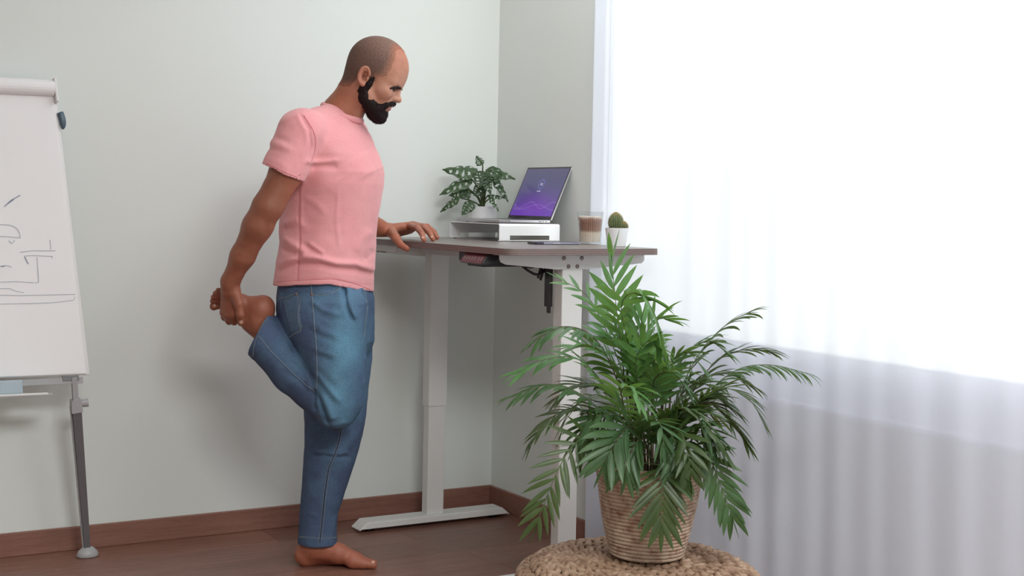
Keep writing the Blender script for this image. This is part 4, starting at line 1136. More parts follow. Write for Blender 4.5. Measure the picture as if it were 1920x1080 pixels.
def folds(L):
    """L: (polyline of pixels, half width m, height m): soft ridges (+) and creases (-) that run along the cloth"""
    def f(P):
        out = np.zeros(len(P))
        for pts, w, h in L:
            best = np.zeros(len(P)); n = len(pts) - 1
            for i in range(n):
                d, t = seg2(P, *pts[i], *pts[i + 1])
                e = np.exp(-(d / w) ** 2)
                tt = (i + t) / n; e = e * np.clip(np.minimum(tt, 1 - tt) * 6 + 0.25, 0, 1)
                best = np.maximum(best, e)
            out += best * h
        return out * np.clip((0.06 - P[:, 1]) / 0.05, 0.0, 1)
    return f

man = thing('person', 'barefoot bearded man in a pink t-shirt and blue jeans holding one foot behind him', 'person')
man.matrix_world = MR

# ---- head frame
HP = math.radians(27)
HF = np.array([math.cos(HP), 0, -math.sin(HP)]); HS = np.array([0, 1.0, 0]); HU = np.array([math.sin(HP), 0, math.cos(HP)])
HM = np.stack([HF, HS, HU], 1)
HC = m_(697, 152, 0.0)
def hd(x, y, z): return HC + HM @ np.array([x, y, z])

# ---- skin: one continuous body
sk = Field()
def head_parts(F):
    F.ell(hd(-.005, 0, .053), (.0965, .0775, .088), HM, .01)
    F.ell(hd(-.034, 0, .012), (.054, .063, .060), HM, .02)
    F.ell(hd(.036, 0, .026), (.053, .064, .072), HM, .02)
    F.ell(hd(.042, 0, -.026), (.042, .052, .056), HM, .02)
    for s in (-1, 1):
        F.cone(hd(.078, s * .010, .024), hd(.062, s * .048, .026), .011, .010, .014)
        F.ell(hd(.047, s * .047, -.012), (.032, .020, .022), HM, .02)
        F.cone(hd(-.004, s * .052, -.028), hd(.018, s * .050, -.054), .019, .017, .02)
        F.cone(hd(.018, s * .050, -.054), hd(.068, s * .016, -.080), .017, .017, .02)
    F.ell(hd(.069, 0, -.078), (.020, .024, .016), HM, .012)
    F.ell(hd(.061, 0, -.045), (.029, .034, .034), HM, .015)
    for s in (-1, 1):      # eye sockets, lids
        F.ell(hd(.082, s * .032, .010), (.014, .017, .0105), HM, .010, 's')
    F.cone(hd(.081, 0, .016), hd(.097, 0, -.010), .0082, .0100, .012)
    F.ell(hd(.1015, 0, -.0135), (.0095, .0095, .0085), HM, .006)
    for s in (-1, 1):
        F.ell(hd(.088, s * .012, -.016), (.011, .0065, .0075), HM, .006)
        F.ell(hd(.094, s * .007, -.024), (.005, .0035, .003), HM, .003, 's')
        F.ell(hd(.0668, s * .031, .0155), (.0142, .0165, .0085), HM, .004)
        F.ell(hd(.0650, s * .031, .0025), (.0130, .0150, .0060), HM, .005)
    F.ell(hd(.0875, 0, -.0385), (.0095, .020, .0052), HM, .005)
    F.ell(hd(.0850, 0, -.0505), (.0095, .018, .0062), HM, .005)
    F.ell(hd(.099, 0, -.0445), (.016, .022, .0014), HM, .003, 's')
    for s in (-1, 1):      # ears: shell, hollow, rim, lobe
        tl = math.radians(-14)
        Re = HM @ np.array(Matrix.Rotation(tl, 3, 'Y')) @ np.array(Matrix.Rotation(-s * 0.30, 3, 'Z'))
        c = hd(-.019, s * .0795, .000)
        E_ = lambda *q: c + Re @ np.array(q)
        F.ell(c, (.0165, .0070, .0275), Re, .005)
        F.ell(E_(.003, s * .0070, .000), (.0112, .0120, .0190), Re, .002, 's')
        ring = [(math.cos(a) * .0160, s * .0045, math.sin(a) * .0260 + .001) for a in np.linspace(math.radians(15), math.radians(262), 14)]
        for a, b in zip(ring, ring[1:]): F.cone(E_(*a), E_(*b), .0040, .0040, .003)
        F.ell(E_(.003, s * .001, -.0255), (.0080, .0055, .0080), Re, .004)
        F.ell(E_(.0125, s * .003, -.005), (.0040, .0045, .0070), Re, .004)
        inner = [(math.cos(a) * .0085 - .0015, s * .0040, math.sin(a) * .0160 + .002) for a in np.linspace(math.radians(60), math.radians(240), 8)]
        for a, b in zip(inner, inner[1:]): F.cone(E_(*a), E_(*b), .0020, .0020, .002)
head_parts(sk)
sk.cone(hd(-.026, 0, -.012), m_(643, 212, .01), .055, .060, .02)
sk.cone(m_(640, 214, .01), m_(628, 255, .0), .060, .060, .02)
sk.cone(hd(-.01, -.040, -.04), m_(664, 226, -.02), .018, .016, .02)
# trunk (under the clothes)
sk.chain([(m_(620, 265, .0), .070), (m_(626, 330, .0), .100), (m_(615, 440, .0), .095), (m_(612, 545, .0), .105)], .03)
# legs
RH, RK, RA = m_(606, 585, -.085), m_(638, 762, -.105), m_(486, 611, -.100)
sk.chain([(RH, .075), (RK, .047)], .03); sk.chain([(RK, .045), (m_(565, 700, -.10), .044), (RA, .033)], .02)
LH_, LK, LA = m_(622, 585, .075), m_(630, 800, .090), m_(592, 1012, .090)
sk.chain([(LH_, .075), (LK, .050)], .03); sk.chain([(LK, .048), (m_(612, 880, .095), .050), (LA, .037)], .02)
# standing left foot
def fl(u, z, dy): q = m_(u, 1040, dy); q[2] = z; return q
sk.chain([(LA, .040), (fl(590, .070, .090), .044)], .015)
sk.ell(fl(573, .036, .092), (.036, .032, .037), None, .015)
sk.cone(fl(592, .060, .088), fl(634, .043, .082), .040, .028, .02)
sk.cone(fl(634, .043, .082), fl(668, .027, .084), .028, .021, .02)
sk.cone(fl(580, .026, .105), fl(664, .018, .118), .026, .018, .025)
sk.cone(fl(662, .020, .068), fl(680, .017, .064), .020, .0168, .02)
sk.cone(fl(665, .018, .10), fl(676, .016, .112), .019, .0155, .02)
sk.ell(fl(622, -.004, .050), (.042, .016, .013), None, .012, 's')
for k, (u0, u1, dy0, dy1, r) in enumerate(((681, 700, .062, .064, .0130), (684, 702, .083, .087, .0098), (679, 693, .098, .102, .0092), (674, 687, .112, .117, .0088), (668, 680, .124, .131, .0085))):
    sk.cone(fl(u0, .0165 if k == 0 else .0200, dy0), fl((u0 + u1) / 2, .0155 if k == 0 else .0190, (dy0 + dy1) / 2), r, r * .95, .004)
    sk.cone(fl((u0 + u1) / 2, .0155, (dy0 + dy1) / 2), fl(u1, .0132 if k == 0 else .0150, dy1), r * .93, r * 1.0, .003)
# lifted right foot, sole up, toes to the left
sk.ell(m_(494, 574, -.100), (.033, .029, .031), None, .015)
sk.cone(RA, m_(487, 586, -.100), .033, .033, .02)
sk.cone(m_(490, 590, -.100), m_(462, 592, -.102), .034, .030, .02)
sk.cone(m_(488, 578, -.100), m_(446, 571, -.105), .034, .030, .02)
sk.cone(m_(446, 562, -.118), m_(424, 556, -.116), .019, .017, .02)
sk.cone(m_(448, 582, -.090), m_(424, 574, -.094), .022, .019, .02)
sk.cone(m_(478, 600, -.100), m_(470, 604, -.10), .030, .026, .02)
for k, (u0, v0, u1, v1, dy, r) in enumerate(((424, 572, 401, 574.5, -.082, .0125), (422, 564, 399.5, 564, -.100, .0092), (423, 558, 400.5, 556.5, -.112, .0088), (425, 552, 404, 549.5, -.121, .0084), (428, 548, 409, 544.5, -.128, .0080))):
    mu, mv = (u0 + u1) / 2, (v0 + v1) / 2
    sk.cone(m_(u0, v0, dy), m_(mu, mv - 1.5, dy - .003), r, r * .92, .006); sk.cone(m_(mu, mv - 1.5, dy - .003), m_(u1, v1, dy), r * .92, r, .005)
# right arm: pulled back, hand closed round the foot
RS, RE, RW = m_(566, 250, -.185), m_(502, 388, -.225), m_(432, 528, -.165)
sk.chain([(m_(615, 258, -.04), .060), (RS, .050)], .03)
sk.chain([(RS, .050), (m_(540, 318, -.21), .0490), (RE, .0425)], .02)
sk.chain([(RE, .042), (m_(483, 424, -.215), .0425), (m_(455, 480, -.19), .0345), (RW, .0265)], .02)
sk.ell(m_(489, 388, -.23), (.016, .016, .02), None, .02)
sk.cone(RW, m_(431, 545, -.160), .0265, .026, .015)
KN = [(447, 584, -.158, .0118), (438, 590, -.156, .0120), (428, 591, -.148, .0114), (419.5, 586, -.136, .0104)]
for i, (u, v, dy, r) in enumerate(KN):
    w0 = m_(436 - 3.6 * i, 543, -.160 + .004 * i)
    sk.cone(w0, m_(u, v, dy), .0155, r + .0010, .012)
    p1 = m_(u + 1.0, v + 12 - i, dy + .024); p2 = m_(u + 1.5, v + 15 - 1.5 * i, dy + .056); p3 = m_(u + 1, v + 6 - i, dy + .080)
    sk.cone(m_(u, v, dy), p1, r, r * .93, .006); sk.cone(p1, p2, r * .93, r * .86, .004); sk.cone(p2, p3, r * .86, r * .76, .004)
sk.cone(m_(440, 548, -.168), m_(447.5, 570, -.184), .0175, .0138, .012)
sk.cone(m_(447.5, 570, -.184), m_(450.5, 590, -.184), .0132, .0118, .006)
sk.cone(m_(450.5, 590, -.184), m_(452, 606, -.172), .0118, .0096, .005)
# left arm, hand flat on the desk, thumb hooked under the edge
LS, LE, LW_ = m_(650, 252, .170), m_(655, 395, .30), m_(722, 431, .415)
sk.chain([(m_(632, 258, .04), .060), (LS, .050)], .03)
sk.chain([(LS, .053), (LE, .042)], .02); sk.chain([(LE, .042), (m_(690, 418, .355), .036), (m_(708, 427, .39), .0275), (LW_, .0245)], .02)
def desk_pt(u, v, h):
    p0 = Vector(CAM); d = at(u, v, 1.0) - p0; t = (ZD + h - p0.z) / d.z; p = p0 + d * t
    q = MI @ np.array([p.x, p.y, p.z, 1.0]); return q[:3]
def relay(u, v, base): return m_(u, v, base)
TIPS = [(795, 449.5, .535), (812, 448.5, .575), (820, 445.5, .60), (818, 443.5, .625)]
KN2 = [(768, 424, .440, .0122), (774, 422.5, .470, .0124), (778, 423, .500, .0118), (776, 426, .530, .0108)]
for i, ((u, v, dy, r), (tu, tv, tdy)) in enumerate(zip(KN2, TIPS)):
    sk.cone(m_(727 + i, 430 + i * .5, .415 + i * .016), m_(u, v, dy), .0175, r + .002, .014)
    T = desk_pt(tu, tv, .0085); K_ = m_(u, v, dy)
    mid = K_ * .52 + T * .48 + np.array([.004, 0, .016]); m2 = K_ * .22 + T * .78 + np.array([.004, 0, .010])
    sk.cone(K_, mid, r, r * .90, .006); sk.cone(mid, m2, r * .90, r * .82, .004); sk.cone(m2, T, r * .82, r * .66, .004)
sk.cone(m_(736, 437, .440), m_(764, 431, .500), .0165, .0135, .012)
sk.cone(m_(742, 436, .470), m_(768, 432, .530), .0150, .0125, .012)
def edge_pt(u, v, x):
    d = at(u, v, 1.0) - Vector(CAM); p = Vector(CAM) + d * ((x - CAM[0]) / d.x); q = MI @ np.array([p.x, p.y, p.z, 1.0]); return q[:3]
t0, t1, t2, t3 = m_(733, 434, .40), edge_pt(742, 446, -.655), edge_pt(751, 459, -.652), edge_pt(763, 466.5, -.644)
sk.cone(t0, t1, .0195, .0145, .012); sk.cone(t1, t2, .0142, .0118, .008); sk.cone(t2, t3, .0116, .0096, .005)
# tendons and creases
sk.disp = lambda P: 0.0006 * wob(P, 70) + 0.0004 * wob(P, 150, 2.0)
me, VP = sk.mesh('body', 0.0030)
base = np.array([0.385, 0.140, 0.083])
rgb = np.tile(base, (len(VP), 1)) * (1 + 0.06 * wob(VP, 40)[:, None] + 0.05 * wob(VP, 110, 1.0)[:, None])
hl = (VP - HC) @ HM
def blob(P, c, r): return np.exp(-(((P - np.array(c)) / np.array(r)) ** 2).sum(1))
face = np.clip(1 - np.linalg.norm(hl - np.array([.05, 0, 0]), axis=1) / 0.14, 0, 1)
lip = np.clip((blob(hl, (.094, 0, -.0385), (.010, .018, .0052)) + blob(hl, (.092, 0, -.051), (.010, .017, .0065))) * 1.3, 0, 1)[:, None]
rgb = rgb * (1 + face[:, None] * np.array([0.52, 1.35, 1.75]))  # face painted lighter; the darker limb skin stands in for shade
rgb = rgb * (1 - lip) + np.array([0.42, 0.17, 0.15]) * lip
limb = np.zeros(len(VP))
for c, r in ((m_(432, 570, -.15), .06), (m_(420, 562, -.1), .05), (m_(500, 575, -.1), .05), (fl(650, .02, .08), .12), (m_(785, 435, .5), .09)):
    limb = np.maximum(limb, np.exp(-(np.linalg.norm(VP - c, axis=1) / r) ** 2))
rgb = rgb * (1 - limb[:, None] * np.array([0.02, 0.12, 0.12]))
rgb *= (1 - 0.30 * np.clip((m_(560, 330, -.2)[0] - VP[:, 0]) / 0.05, 0, 1) * (VP[:, 2] > 0.75))[:, None] ** 0.8  # shade painted into the pulled-back arm and lifted foot
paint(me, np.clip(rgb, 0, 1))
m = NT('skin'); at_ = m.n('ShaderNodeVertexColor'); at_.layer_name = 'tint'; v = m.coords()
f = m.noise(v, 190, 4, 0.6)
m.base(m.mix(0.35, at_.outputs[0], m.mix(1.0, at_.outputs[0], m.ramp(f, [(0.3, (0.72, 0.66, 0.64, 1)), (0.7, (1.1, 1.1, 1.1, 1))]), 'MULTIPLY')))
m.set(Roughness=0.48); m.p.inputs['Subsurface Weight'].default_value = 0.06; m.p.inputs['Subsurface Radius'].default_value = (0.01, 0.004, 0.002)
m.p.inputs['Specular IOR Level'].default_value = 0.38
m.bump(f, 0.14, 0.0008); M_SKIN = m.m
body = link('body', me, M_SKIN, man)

# ---- nails
M_NAIL = plain('finger_nail', (0.62, 0.38, 0.31, 1), 0.3)
BV = BVHTree.FromPolygons([tuple(p) for p in VP], [tuple(p.vertices) for p in me.polygons])
def cast(u, v, bv):
    o = MI @ np.array([*CAM, 1.0]); t = at(u, v, 1.0); d = MI @ np.array([t.x, t.y, t.z, 1.0]); d = Vector((d - o)[:3]).normalized()
    hit, nrm, i, dist = bv.ray_cast(Vector(o[:3]), d)
    return hit, nrm
def nail(u, v, du, dv, L, Wd, par):
    h0, n0 = cast(u, v, BV); h1, n1 = cast(u + du, v + dv, BV)
    if h0 is None or h1 is None: return
    t = (h1 - h0).normalized(); s = t.cross(n0).normalized(); bm = bmesh.new(); rows = []
    for i in range(6):
        q = i / 5; w = Wd * (0.75 + 0.25 * math.sin(math.pi * q)) * (1 if q < .9 else .8)
        rows.append([bm.verts.new(h0 + t * (q - .5) * L + s * w * e + n0 * (0.0009 - 0.0016 * e * e)) for e in (-1, -.5, 0, .5, 1)])
    for a, b in zip(rows, rows[1:]):
        for k in range(4): bm.faces.new((a[k], a[k + 1], b[k + 1], b[k]))
    obj('nail', bm, M_NAIL, par, smooth=True)
nail(452, 604, 0.5, 4, .011, .0055, body)
nail(700, 1053.5, 4, 1.2, .010, .0058, body)
nail(793.5, 445.5, 2, 3, .009, .0048, body)
nail(810, 444, 2.5, 3, .009, .0048, body)
nail(402, 572, -4, 1, .009, .006, body)

# ---- eyes, brows, hair, beard
M_EYEW = plain('eye_white', (0.16, 0.12, 0.105, 1), 0.35); M_IRIS = plain('dark_iris', (0.03, 0.018, 0.012, 1), 0.15)
for s in (-1, 1):
    bm = bmesh.new(); bmesh.ops.create_uvsphere(bm, u_segments=20, v_segments=14, radius=0.0122, matrix=Matrix.Translation(Vector(hd(.0672, s * .031, .0095))))
    e = obj('eye', bm, M_EYEW, body, smooth=True)
    bm = bmesh.new(); q = hd(.0752, s * .0315, .0075)
    bmesh.ops.create_uvsphere(bm, u_segments=16, v_segments=10, radius=0.0062, matrix=Matrix.Translation(Vector(q)))
    obj('iris', bm, M_IRIS, e, smooth=True)
M_HAIR = None
def hair_mat(name, col, amount):
    m = NT(name); at_ = m.n('ShaderNodeVertexColor'); at_.layer_name = 'tint'; v = m.coords()
    f = m.noise(v, 420, 3, 0.7)
    m.base(m.mix(1.0, at_.outputs[0], m.ramp(f, [(0.32, (1 - amount, 1 - amount, 1 - amount, 1)), (0.68, (1.15, 1.15, 1.15, 1))]), 'MULTIPLY'))
    m.set(Roughness=0.7); m.p.inputs['Specular IOR Level'].default_value = 0.18; m.bump(f, 0.5, 0.0012); return m.m
hr = Field()
hr.ell(hd(-.005, 0, .053), (.0978, .0788, .0893), HM, .01)
hr.ell(hd(-.034, 0, .012), (.0553, .0643, .0613), HM, .02)
hr.ell(hd(.036, 0, .026), (.0541, .0652, .073), HM, .02)
hr.cone(hd(-.026, 0, -.012), m_(643, 212, .01), .0562, .0610, .02)
def hairline(P):
    q = (P - HC) @ HM; x, y, z = q[:, 0], np.abs(q[:, 1]), q[:, 2]
    front = np.interp(z, [-.06, -.02, .02, .036, .06, .09, .118, .15], [-.010, .012, .024, .043, .044, .040, .028, .014])
    front = front + np.clip(0.045 - y, 0, 1) * 0.6 * np.clip((z - .05) / .05, 0, 1)
    low = np.interp(x, [-.11, -.07, -.045, -.02, .0, .02], [-.060, -.060, -.050, .010, -.02, -.03])
    return np.maximum(x - front, low - z)
hr.add(lambda P: hairline(P) - 0.0 + 0.0015 * wob(P, 260), (-9, -9, -9), (9, 9, 9), .002, 'i')
me, VP = hr.mesh('hair', 0.003)
e = np.clip(-hairline(VP) / 0.026, 0, 1)[:, None] ** 0.8
hlv = (VP - HC) @ HM
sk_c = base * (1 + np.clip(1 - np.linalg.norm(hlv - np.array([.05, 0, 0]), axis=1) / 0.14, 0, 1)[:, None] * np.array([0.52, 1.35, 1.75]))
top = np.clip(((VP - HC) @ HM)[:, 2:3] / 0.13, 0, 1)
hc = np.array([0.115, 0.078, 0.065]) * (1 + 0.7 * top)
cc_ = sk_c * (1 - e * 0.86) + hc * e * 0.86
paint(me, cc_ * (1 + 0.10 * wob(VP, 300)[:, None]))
link('hair', me, hair_mat('shaved_hair', None, 0.45), body)

bd = Field()
for s in (-1, 1):
    bd.chain([(hd(.010, s * .0675, .012), .0045), (hd(.004, s * .0640, -.016), .0100), (hd(-.002, s * .0560, -.036), .0165), (hd(.014, s * .0520, -.056), .0200), (hd(.036, s * .044, -.068), .0205), (hd(.058, s * .026, -.078), .0215), (hd(.071, 0, -.084), .0215)], .012)
    bd.chain([(hd(.0945, s * .003, -.0305), .0055), (hd(.088, s * .018, -.0345), .0064), (hd(.078, s * .031, -.046), .0080), (hd(.066, s * .035, -.062), .014)], .008)
bd.ell(hd(.060, 0, -.090), (.032, .036, .017), HM, .015)
bd.ell(hd(.080, 0, -.068), (.012, .022, .011), HM, .012)
bd.ell(hd(.095, 0, -.0455), (.022, .0205, .0080), HM, .006, 's')
bd.disp = lambda P: 0.0012 * wob(P, 210) + 0.0011 * wob(P, 420, 3.0)
me, VP = bd.mesh('beard', 0.0025)
paint(me, np.tile(np.array([0.016, 0.0085, 0.0075]), (len(VP), 1)) * (1 + 0.35 * wob(VP, 260)[:, None]))
M_BEARD = hair_mat('dark_beard', None, 0.55)
beard = link('beard', me, M_BEARD, body)
# short loose hairs along the edge of the beard
rg = random.Random(8); V = []; F = []
nrm = np.zeros((len(VP), 3)); me.vertices.foreach_get('normal', nrm.ravel()) if False else None
vn = np.empty(len(VP) * 3, dtype=np.float32); me.vertices.foreach_get('normal', vn); vn = vn.reshape(-1, 3)
for i in range(0, len(VP), 5):
    p = Vector(VP[i]); n = Vector(vn[i])
    d = (n + Vector(-HU) * 1.1 + Vector((rg.uniform(-.5, .5), rg.uniform(-.5, .5), rg.uniform(-.5, .3)))).normalized()
    s = d.cross(Vector((rg.uniform(-1, 1), rg.uniform(-1, 1), .3))).normalized() * 0.00045
    L = rg.uniform(.002, .0055); b = len(V); V += [p - s, p + s, p + d * L]; F.append((b, b + 1, b + 2))
st_ = link('loose_hairs', from_arrays('loose_hairs', V, F), plain('beard_hairs', (0.016, 0.009, 0.008, 1), 0.7, spec=0.15), beard); st_['kind'] = 'stuff'
for s in (-1, 1):
    eb = Field()
    q = []
    for u, v, r in ((732, 165.5, .0030), (736, 164.2, .0046), (744, 163.2, .0050), (750.5, 165.2, .0040)):
        h, nn = cast(u, v, BV)
        if h is None: continue
        w_ = HM.T @ (np.array(h + nn * .0012) - HC); w_[1] = abs(w_[1]) * s; q.append((hd(*w_), r))
    eb.chain(q, .004)
    eb.disp = lambda P: 0.0008 * wob(P, 500)
    me, VP = eb.mesh('eyebrow', 0.0018); paint(me, np.tile(np.array([0.026, 0.015, 0.012]), (len(VP), 1)))
    link('eyebrow', me, M_BEARD, body)

# ---- t-shirt
TH_T = math.radians(18)
sh = Field()
hem_u = [(505, 535), (517, 534.5), (560, 531.5), (627, 529), (660, 537), (682, 545), (700, 551), (730, 556)]
HX = np.array([m_(u, v, -.05)[0] for u, v in hem_u]); HZ = np.array([m_(u, v, -.05)[2] for u, v in hem_u])
def hem_cut(P, d): return np.maximum(d, np.interp(P[:, 0], HX, HZ) - P[:, 2])
sh.stack([(228, 585, 672, .10), (238, 560, 682, .135), (250, 548, 689, .16), (266, 540, 696, .178), (290, 535, 706, .186), (323, 533, 715.5, .186), (345, 533, 715, .180), (367, 533.5, 712, .172), (395, 531.5, 707, .166),
          (419, 529, 703, .164), (438, 528.5, 701.5, .166), (453, 531, 701, .170), (470, 528, 700, .173), (490, 524, 698.5, .174), (505, 522, 697.5, .173), (530, 518.5, 696.5, .174), (560, 516.5, 697, .175)], TH_T, 0.0, .17, .03, pw=2.25, post=hem_cut)
sh.cone(m_(632, 228, .01), m_(572, 243, -.155), .062, .056, .03)
sh.cone(m_(636, 228, .02), m_(650, 246, .155), .062, .056, .03)
SA = m_(562, 250, -.185); SB = m_(530.5, 324.5, -.212); sd_ = (SB - SA) / np.linalg.norm(SB - SA)
hm = m_(559, 337, -.21) - m_(497, 310, -.21); hn = np.array([-abs(hm[2]), 0, -abs(hm[0])]); hn = hn / np.linalg.norm(hn)
def sleeve_cut(P, d): return np.maximum(d, (P - SB) @ hn)
sh.cone(SA, SB + sd_ * .05, .066, .0670, .022, post=sleeve_cut)
sh.ell(m_(566, 236, -.165), (.055, .055, .045), None, .03)
SA2 = m_(655, 255, .175); SB2 = m_(662, 340, .235)
sh.cone(SA2, SB2, .062, .060, .022)
# hollow at the sleeve and the hem
sh.cone(SB - sd_ * .02, SB + sd_ * .08, .0610, .0610, .003, 's')
P_ = lambda *q: [(460 + x * .3704, 160 + y * .3704) for x, y in q]
W3 = folds([
    (P_((300, 150), (350, 235), (357, 310), (335, 385)), .0045, -.0040), (P_((290, 152), (338, 240), (345, 305), (318, 390)), .008, .0025),
    (P_((335, 395), (400, 392), (490, 380)), .008, .0050), (P_((345, 415), (420, 412), (480, 420)), .009, -.0045),
    (P_((370, 350), (440, 400), (500, 475)), .030, -.0060), (P_((600, 330), (670, 430)), .055, .0060),
    (P_((284, 480), (278, 640), (282, 790), (272, 990)), .0035, -.0025), (P_((292, 490), (290, 640), (292, 700)), .006, .0020),
    (P_((175, 905), (270, 865), (380, 868), (470, 898), (560, 905), (645, 948)), .010, .0080), (P_((172, 945), (270, 905), (390, 905), (480, 925), (560, 935), (640, 975)), .0085, -.0075),
    (P_((185, 770), (240, 800), (330, 850)), .012, .0065), (P_((182, 830), (250, 850), (300, 868)), .009, -.0060), (P_((300, 800), (380, 850), (400, 862)), .008, -.0040), (P_((330, 795), (410, 850)), .007, .0030),
    (P_((185, 700), (260, 680), (310, 720)), .011, .0040), (P_((190, 735), (250, 720)), .009, -.0045), (P_((300, 560), (370, 600), (420, 650)), .012, .0022), (P_((480, 520), (470, 700), (485, 830)), .006, .0018),
    (P_((560, 850), (590, 780), (630, 740)), .012, .0035), (P_((590, 890), (630, 840)), .010, -.0035),
    (P_((140, 290), (215, 310), (280, 340)), .010, .0035), (P_((135, 320), (230, 345)), .008, -.0030), (P_((190, 270), (260, 300)), .009, -.0025), (P_((120, 370), (200, 390), (270, 440)), .011, .0020),
    (P_((200, 200), (270, 165), (330, 150)), .009, .0025), (P_((100, 395), (270, 465)), .0028, -.0014), (P_((158, 985), (450, 975), (630, 1030)), .0028, -.0016),
])
def shirt_disp(P): return W3(P) + 0.0016 * wob(P, 26, .7) + 0.0006 * wob(P, 70, 2.0)
sh.disp = shirt_disp
me, VP = sh.mesh('t_shirt', 0.0034)
m = NT('pink_jersey'); v = m.coords(); f = m.noise(v, 300, 4, 0.65); g = m.noise(v, 5, 3)
m.base(m.mix(0.5, m.ramp(f, [(0.3, (0.67, 0.255, 0.27, 1)), (0.7, (0.81, 0.395, 0.405, 1))]), m.ramp(g, [(0.3, (0.74, 0.285, 0.30, 1)), (0.7, (0.80, 0.38, 0.39, 1))])))
m.set(Roughness=0.85); m.p.inputs['Specular IOR Level'].default_value = 0.15; m.p.inputs['Sheen Weight'].default_value = 0.25; m.bump(f, 0.25, 0.0008); M_PINK = m.m
shirt = link('t_shirt', me, M_PINK, man)
BS = BVHTree.FromPolygons([tuple(p) for p in VP], [tuple(p.vertices) for p in me.polygons])
# ribbed collar
cB, cF = m_(606, 197, 0), m_(677, 227.5, 0); cc0 = (cB + cF) / 2; ca = (cF - cB) / 2; cb_ = np.array([0, .068, 0])
cn = np.cross(ca, cb_); cn /= np.linalg.norm(cn)
if cn[2] < 0: cn = -cn
pts = [Vector(cc0 + ca * math.cos(a) + cb_ * math.sin(a) - np.array([0, 0, .010]) * abs(math.sin(a)) ** 2) for a in np.linspace(0, 2 * math.pi, 41)]
cbm = add_tube(bmesh.new(), pts, 0.0085, 10, cap=False, flat=1.25, up=tuple(cn))
obj('collar', cbm, M_PINK, shirt, smooth=True)
def on_cloth(pts, bv, lift, n=10):
    out = []
    Q = catmull([(u, v, 0) for u, v in pts], n)
    for q in Q:
        h, nn = cast(q.x, q.y, bv)
        if h is not None: out.append((h + nn * lift, nn))
    return out
def seam(name, pts, bv, r, mat, par, lift=0.0004, flat=0.5):
    P = on_cloth(pts, bv, lift)
    if len(P) > 2: return obj(name, tube([p for p, n in P], r, 6, up=tuple(P[0][1]), flat=flat), mat, par, smooth=True)
M_PSEAM = plain('pink_seam', (0.66, 0.20, 0.22, 1), 0.8)
seam('side_seam', P_((284, 480), (278, 640), (284, 790), (272, 900), (272, 990)), BS, .0012, M_PSEAM, shirt)
seam('armhole_seam', P_((296, 152), (345, 235), (354, 310), (334, 385)), BS, .0016, M_PSEAM, shirt)
seam('hem_seam', [(519, 528), (560, 525.5), (600, 523.5), (627, 523), (660, 530), (682, 538), (694, 543)], BS, .0010, M_PSEAM, shirt)
seam('sleeve_seam', [(500, 306), (515, 313), (535, 323), (557, 332)], BS, .0010, M_PSEAM, shirt)

# ---- jeans
jn = Field()
TH_J = math.radians(14)
jn.stack([(505, 532, 688, .150), (520, 528.5, 691, .155), (540, 525.5, 694, .160), (560, 524, 697, .165), (580, 525, 698, .167), (600, 528, 698, .167), (620, 534, 697.5, .165), (640, 545, 696, .155), (658, 564, 688, .12), (675, 580, 678, .085), (690, 596, 664, .045)], TH_J, 0.0, .16, .03)
# lifted near thigh
jn.stack([(548, 545, 672, .06), (565, 531, 688, .078), (580, 528, 691, .088), (600, 529.5, 690, .095), (620, 535, 688.5, .099), (640, 545, 687, .100), (660, 556, 686, .100), (680, 566, 685, .099), (700, 575, 684, .098), (720, 583, 682.5, .096), (740, 589, 680.5, .093),
          (760, 594, 677, .089), (775, 597, 671.5, .084), (788, 602, 664, .074), (797, 609, 655, .060), (803, 618, 645, .040), (806, 627, 637, .015)], math.radians(8), -.100, .09, .022, pw=2.1)
# lower leg folded back
C0 = m_(487.5, 624.5, -.100); C1 = m_(626, 762, -.102)
ax = (C1 - C0) / np.linalg.norm(C1 - C0)
CN = np.array([.89, 0, -.457]); CN /= np.linalg.norm(CN)
def cuff_cut(P, d): return np.maximum(d, -((P - C0) @ CN))
jn.cone(C0 - ax * .05, m_(552, 694, -.101), .0650, .0705, .01, post=cuff_cut)
jn.cone(m_(552, 694, -.101), C1, .070, .066, .016, post=cuff_cut)
# standing leg
ZHEM = m_(590, 1017, .09)[2]
jn.stack([(585, 585, 690, .06), (605, 570, 698.5, .082), (640, 566, 699, .092), (684, 568, 697, .098), (720, 570, 692.5, .097), (760, 571, 688, .095), (797, 571, 684, .092), (816, 571, 680.5, .090), (836, 571, 675, .087), (872, 569, 664, .079), (913, 566, 650, .070), (935, 564, 642.5, .066),
          (960, 562, 634, .062), (985, 560, 632, .061), (1000, 559.2, 631.5, .061), (1018, 558.7, 631, .061)], math.radians(6), .090, .09, .022, pw=2.1)
jn.cone(C0 - ax * .06, C0 + ax * .025, .0590, .0590, .003, 's')
q = m_(595, 1017, .09); jn.cone(q - np.array([0, 0, .05]), q + np.array([0, 0, .012]), .053, .053, .003, 's')
J = lambda *q: [(440 + x * .2964, 500 + y * .2964) for x, y in q]
K5 = lambda *q: [(520 + x * .2778, 780 + y * .2778) for x, y in q]
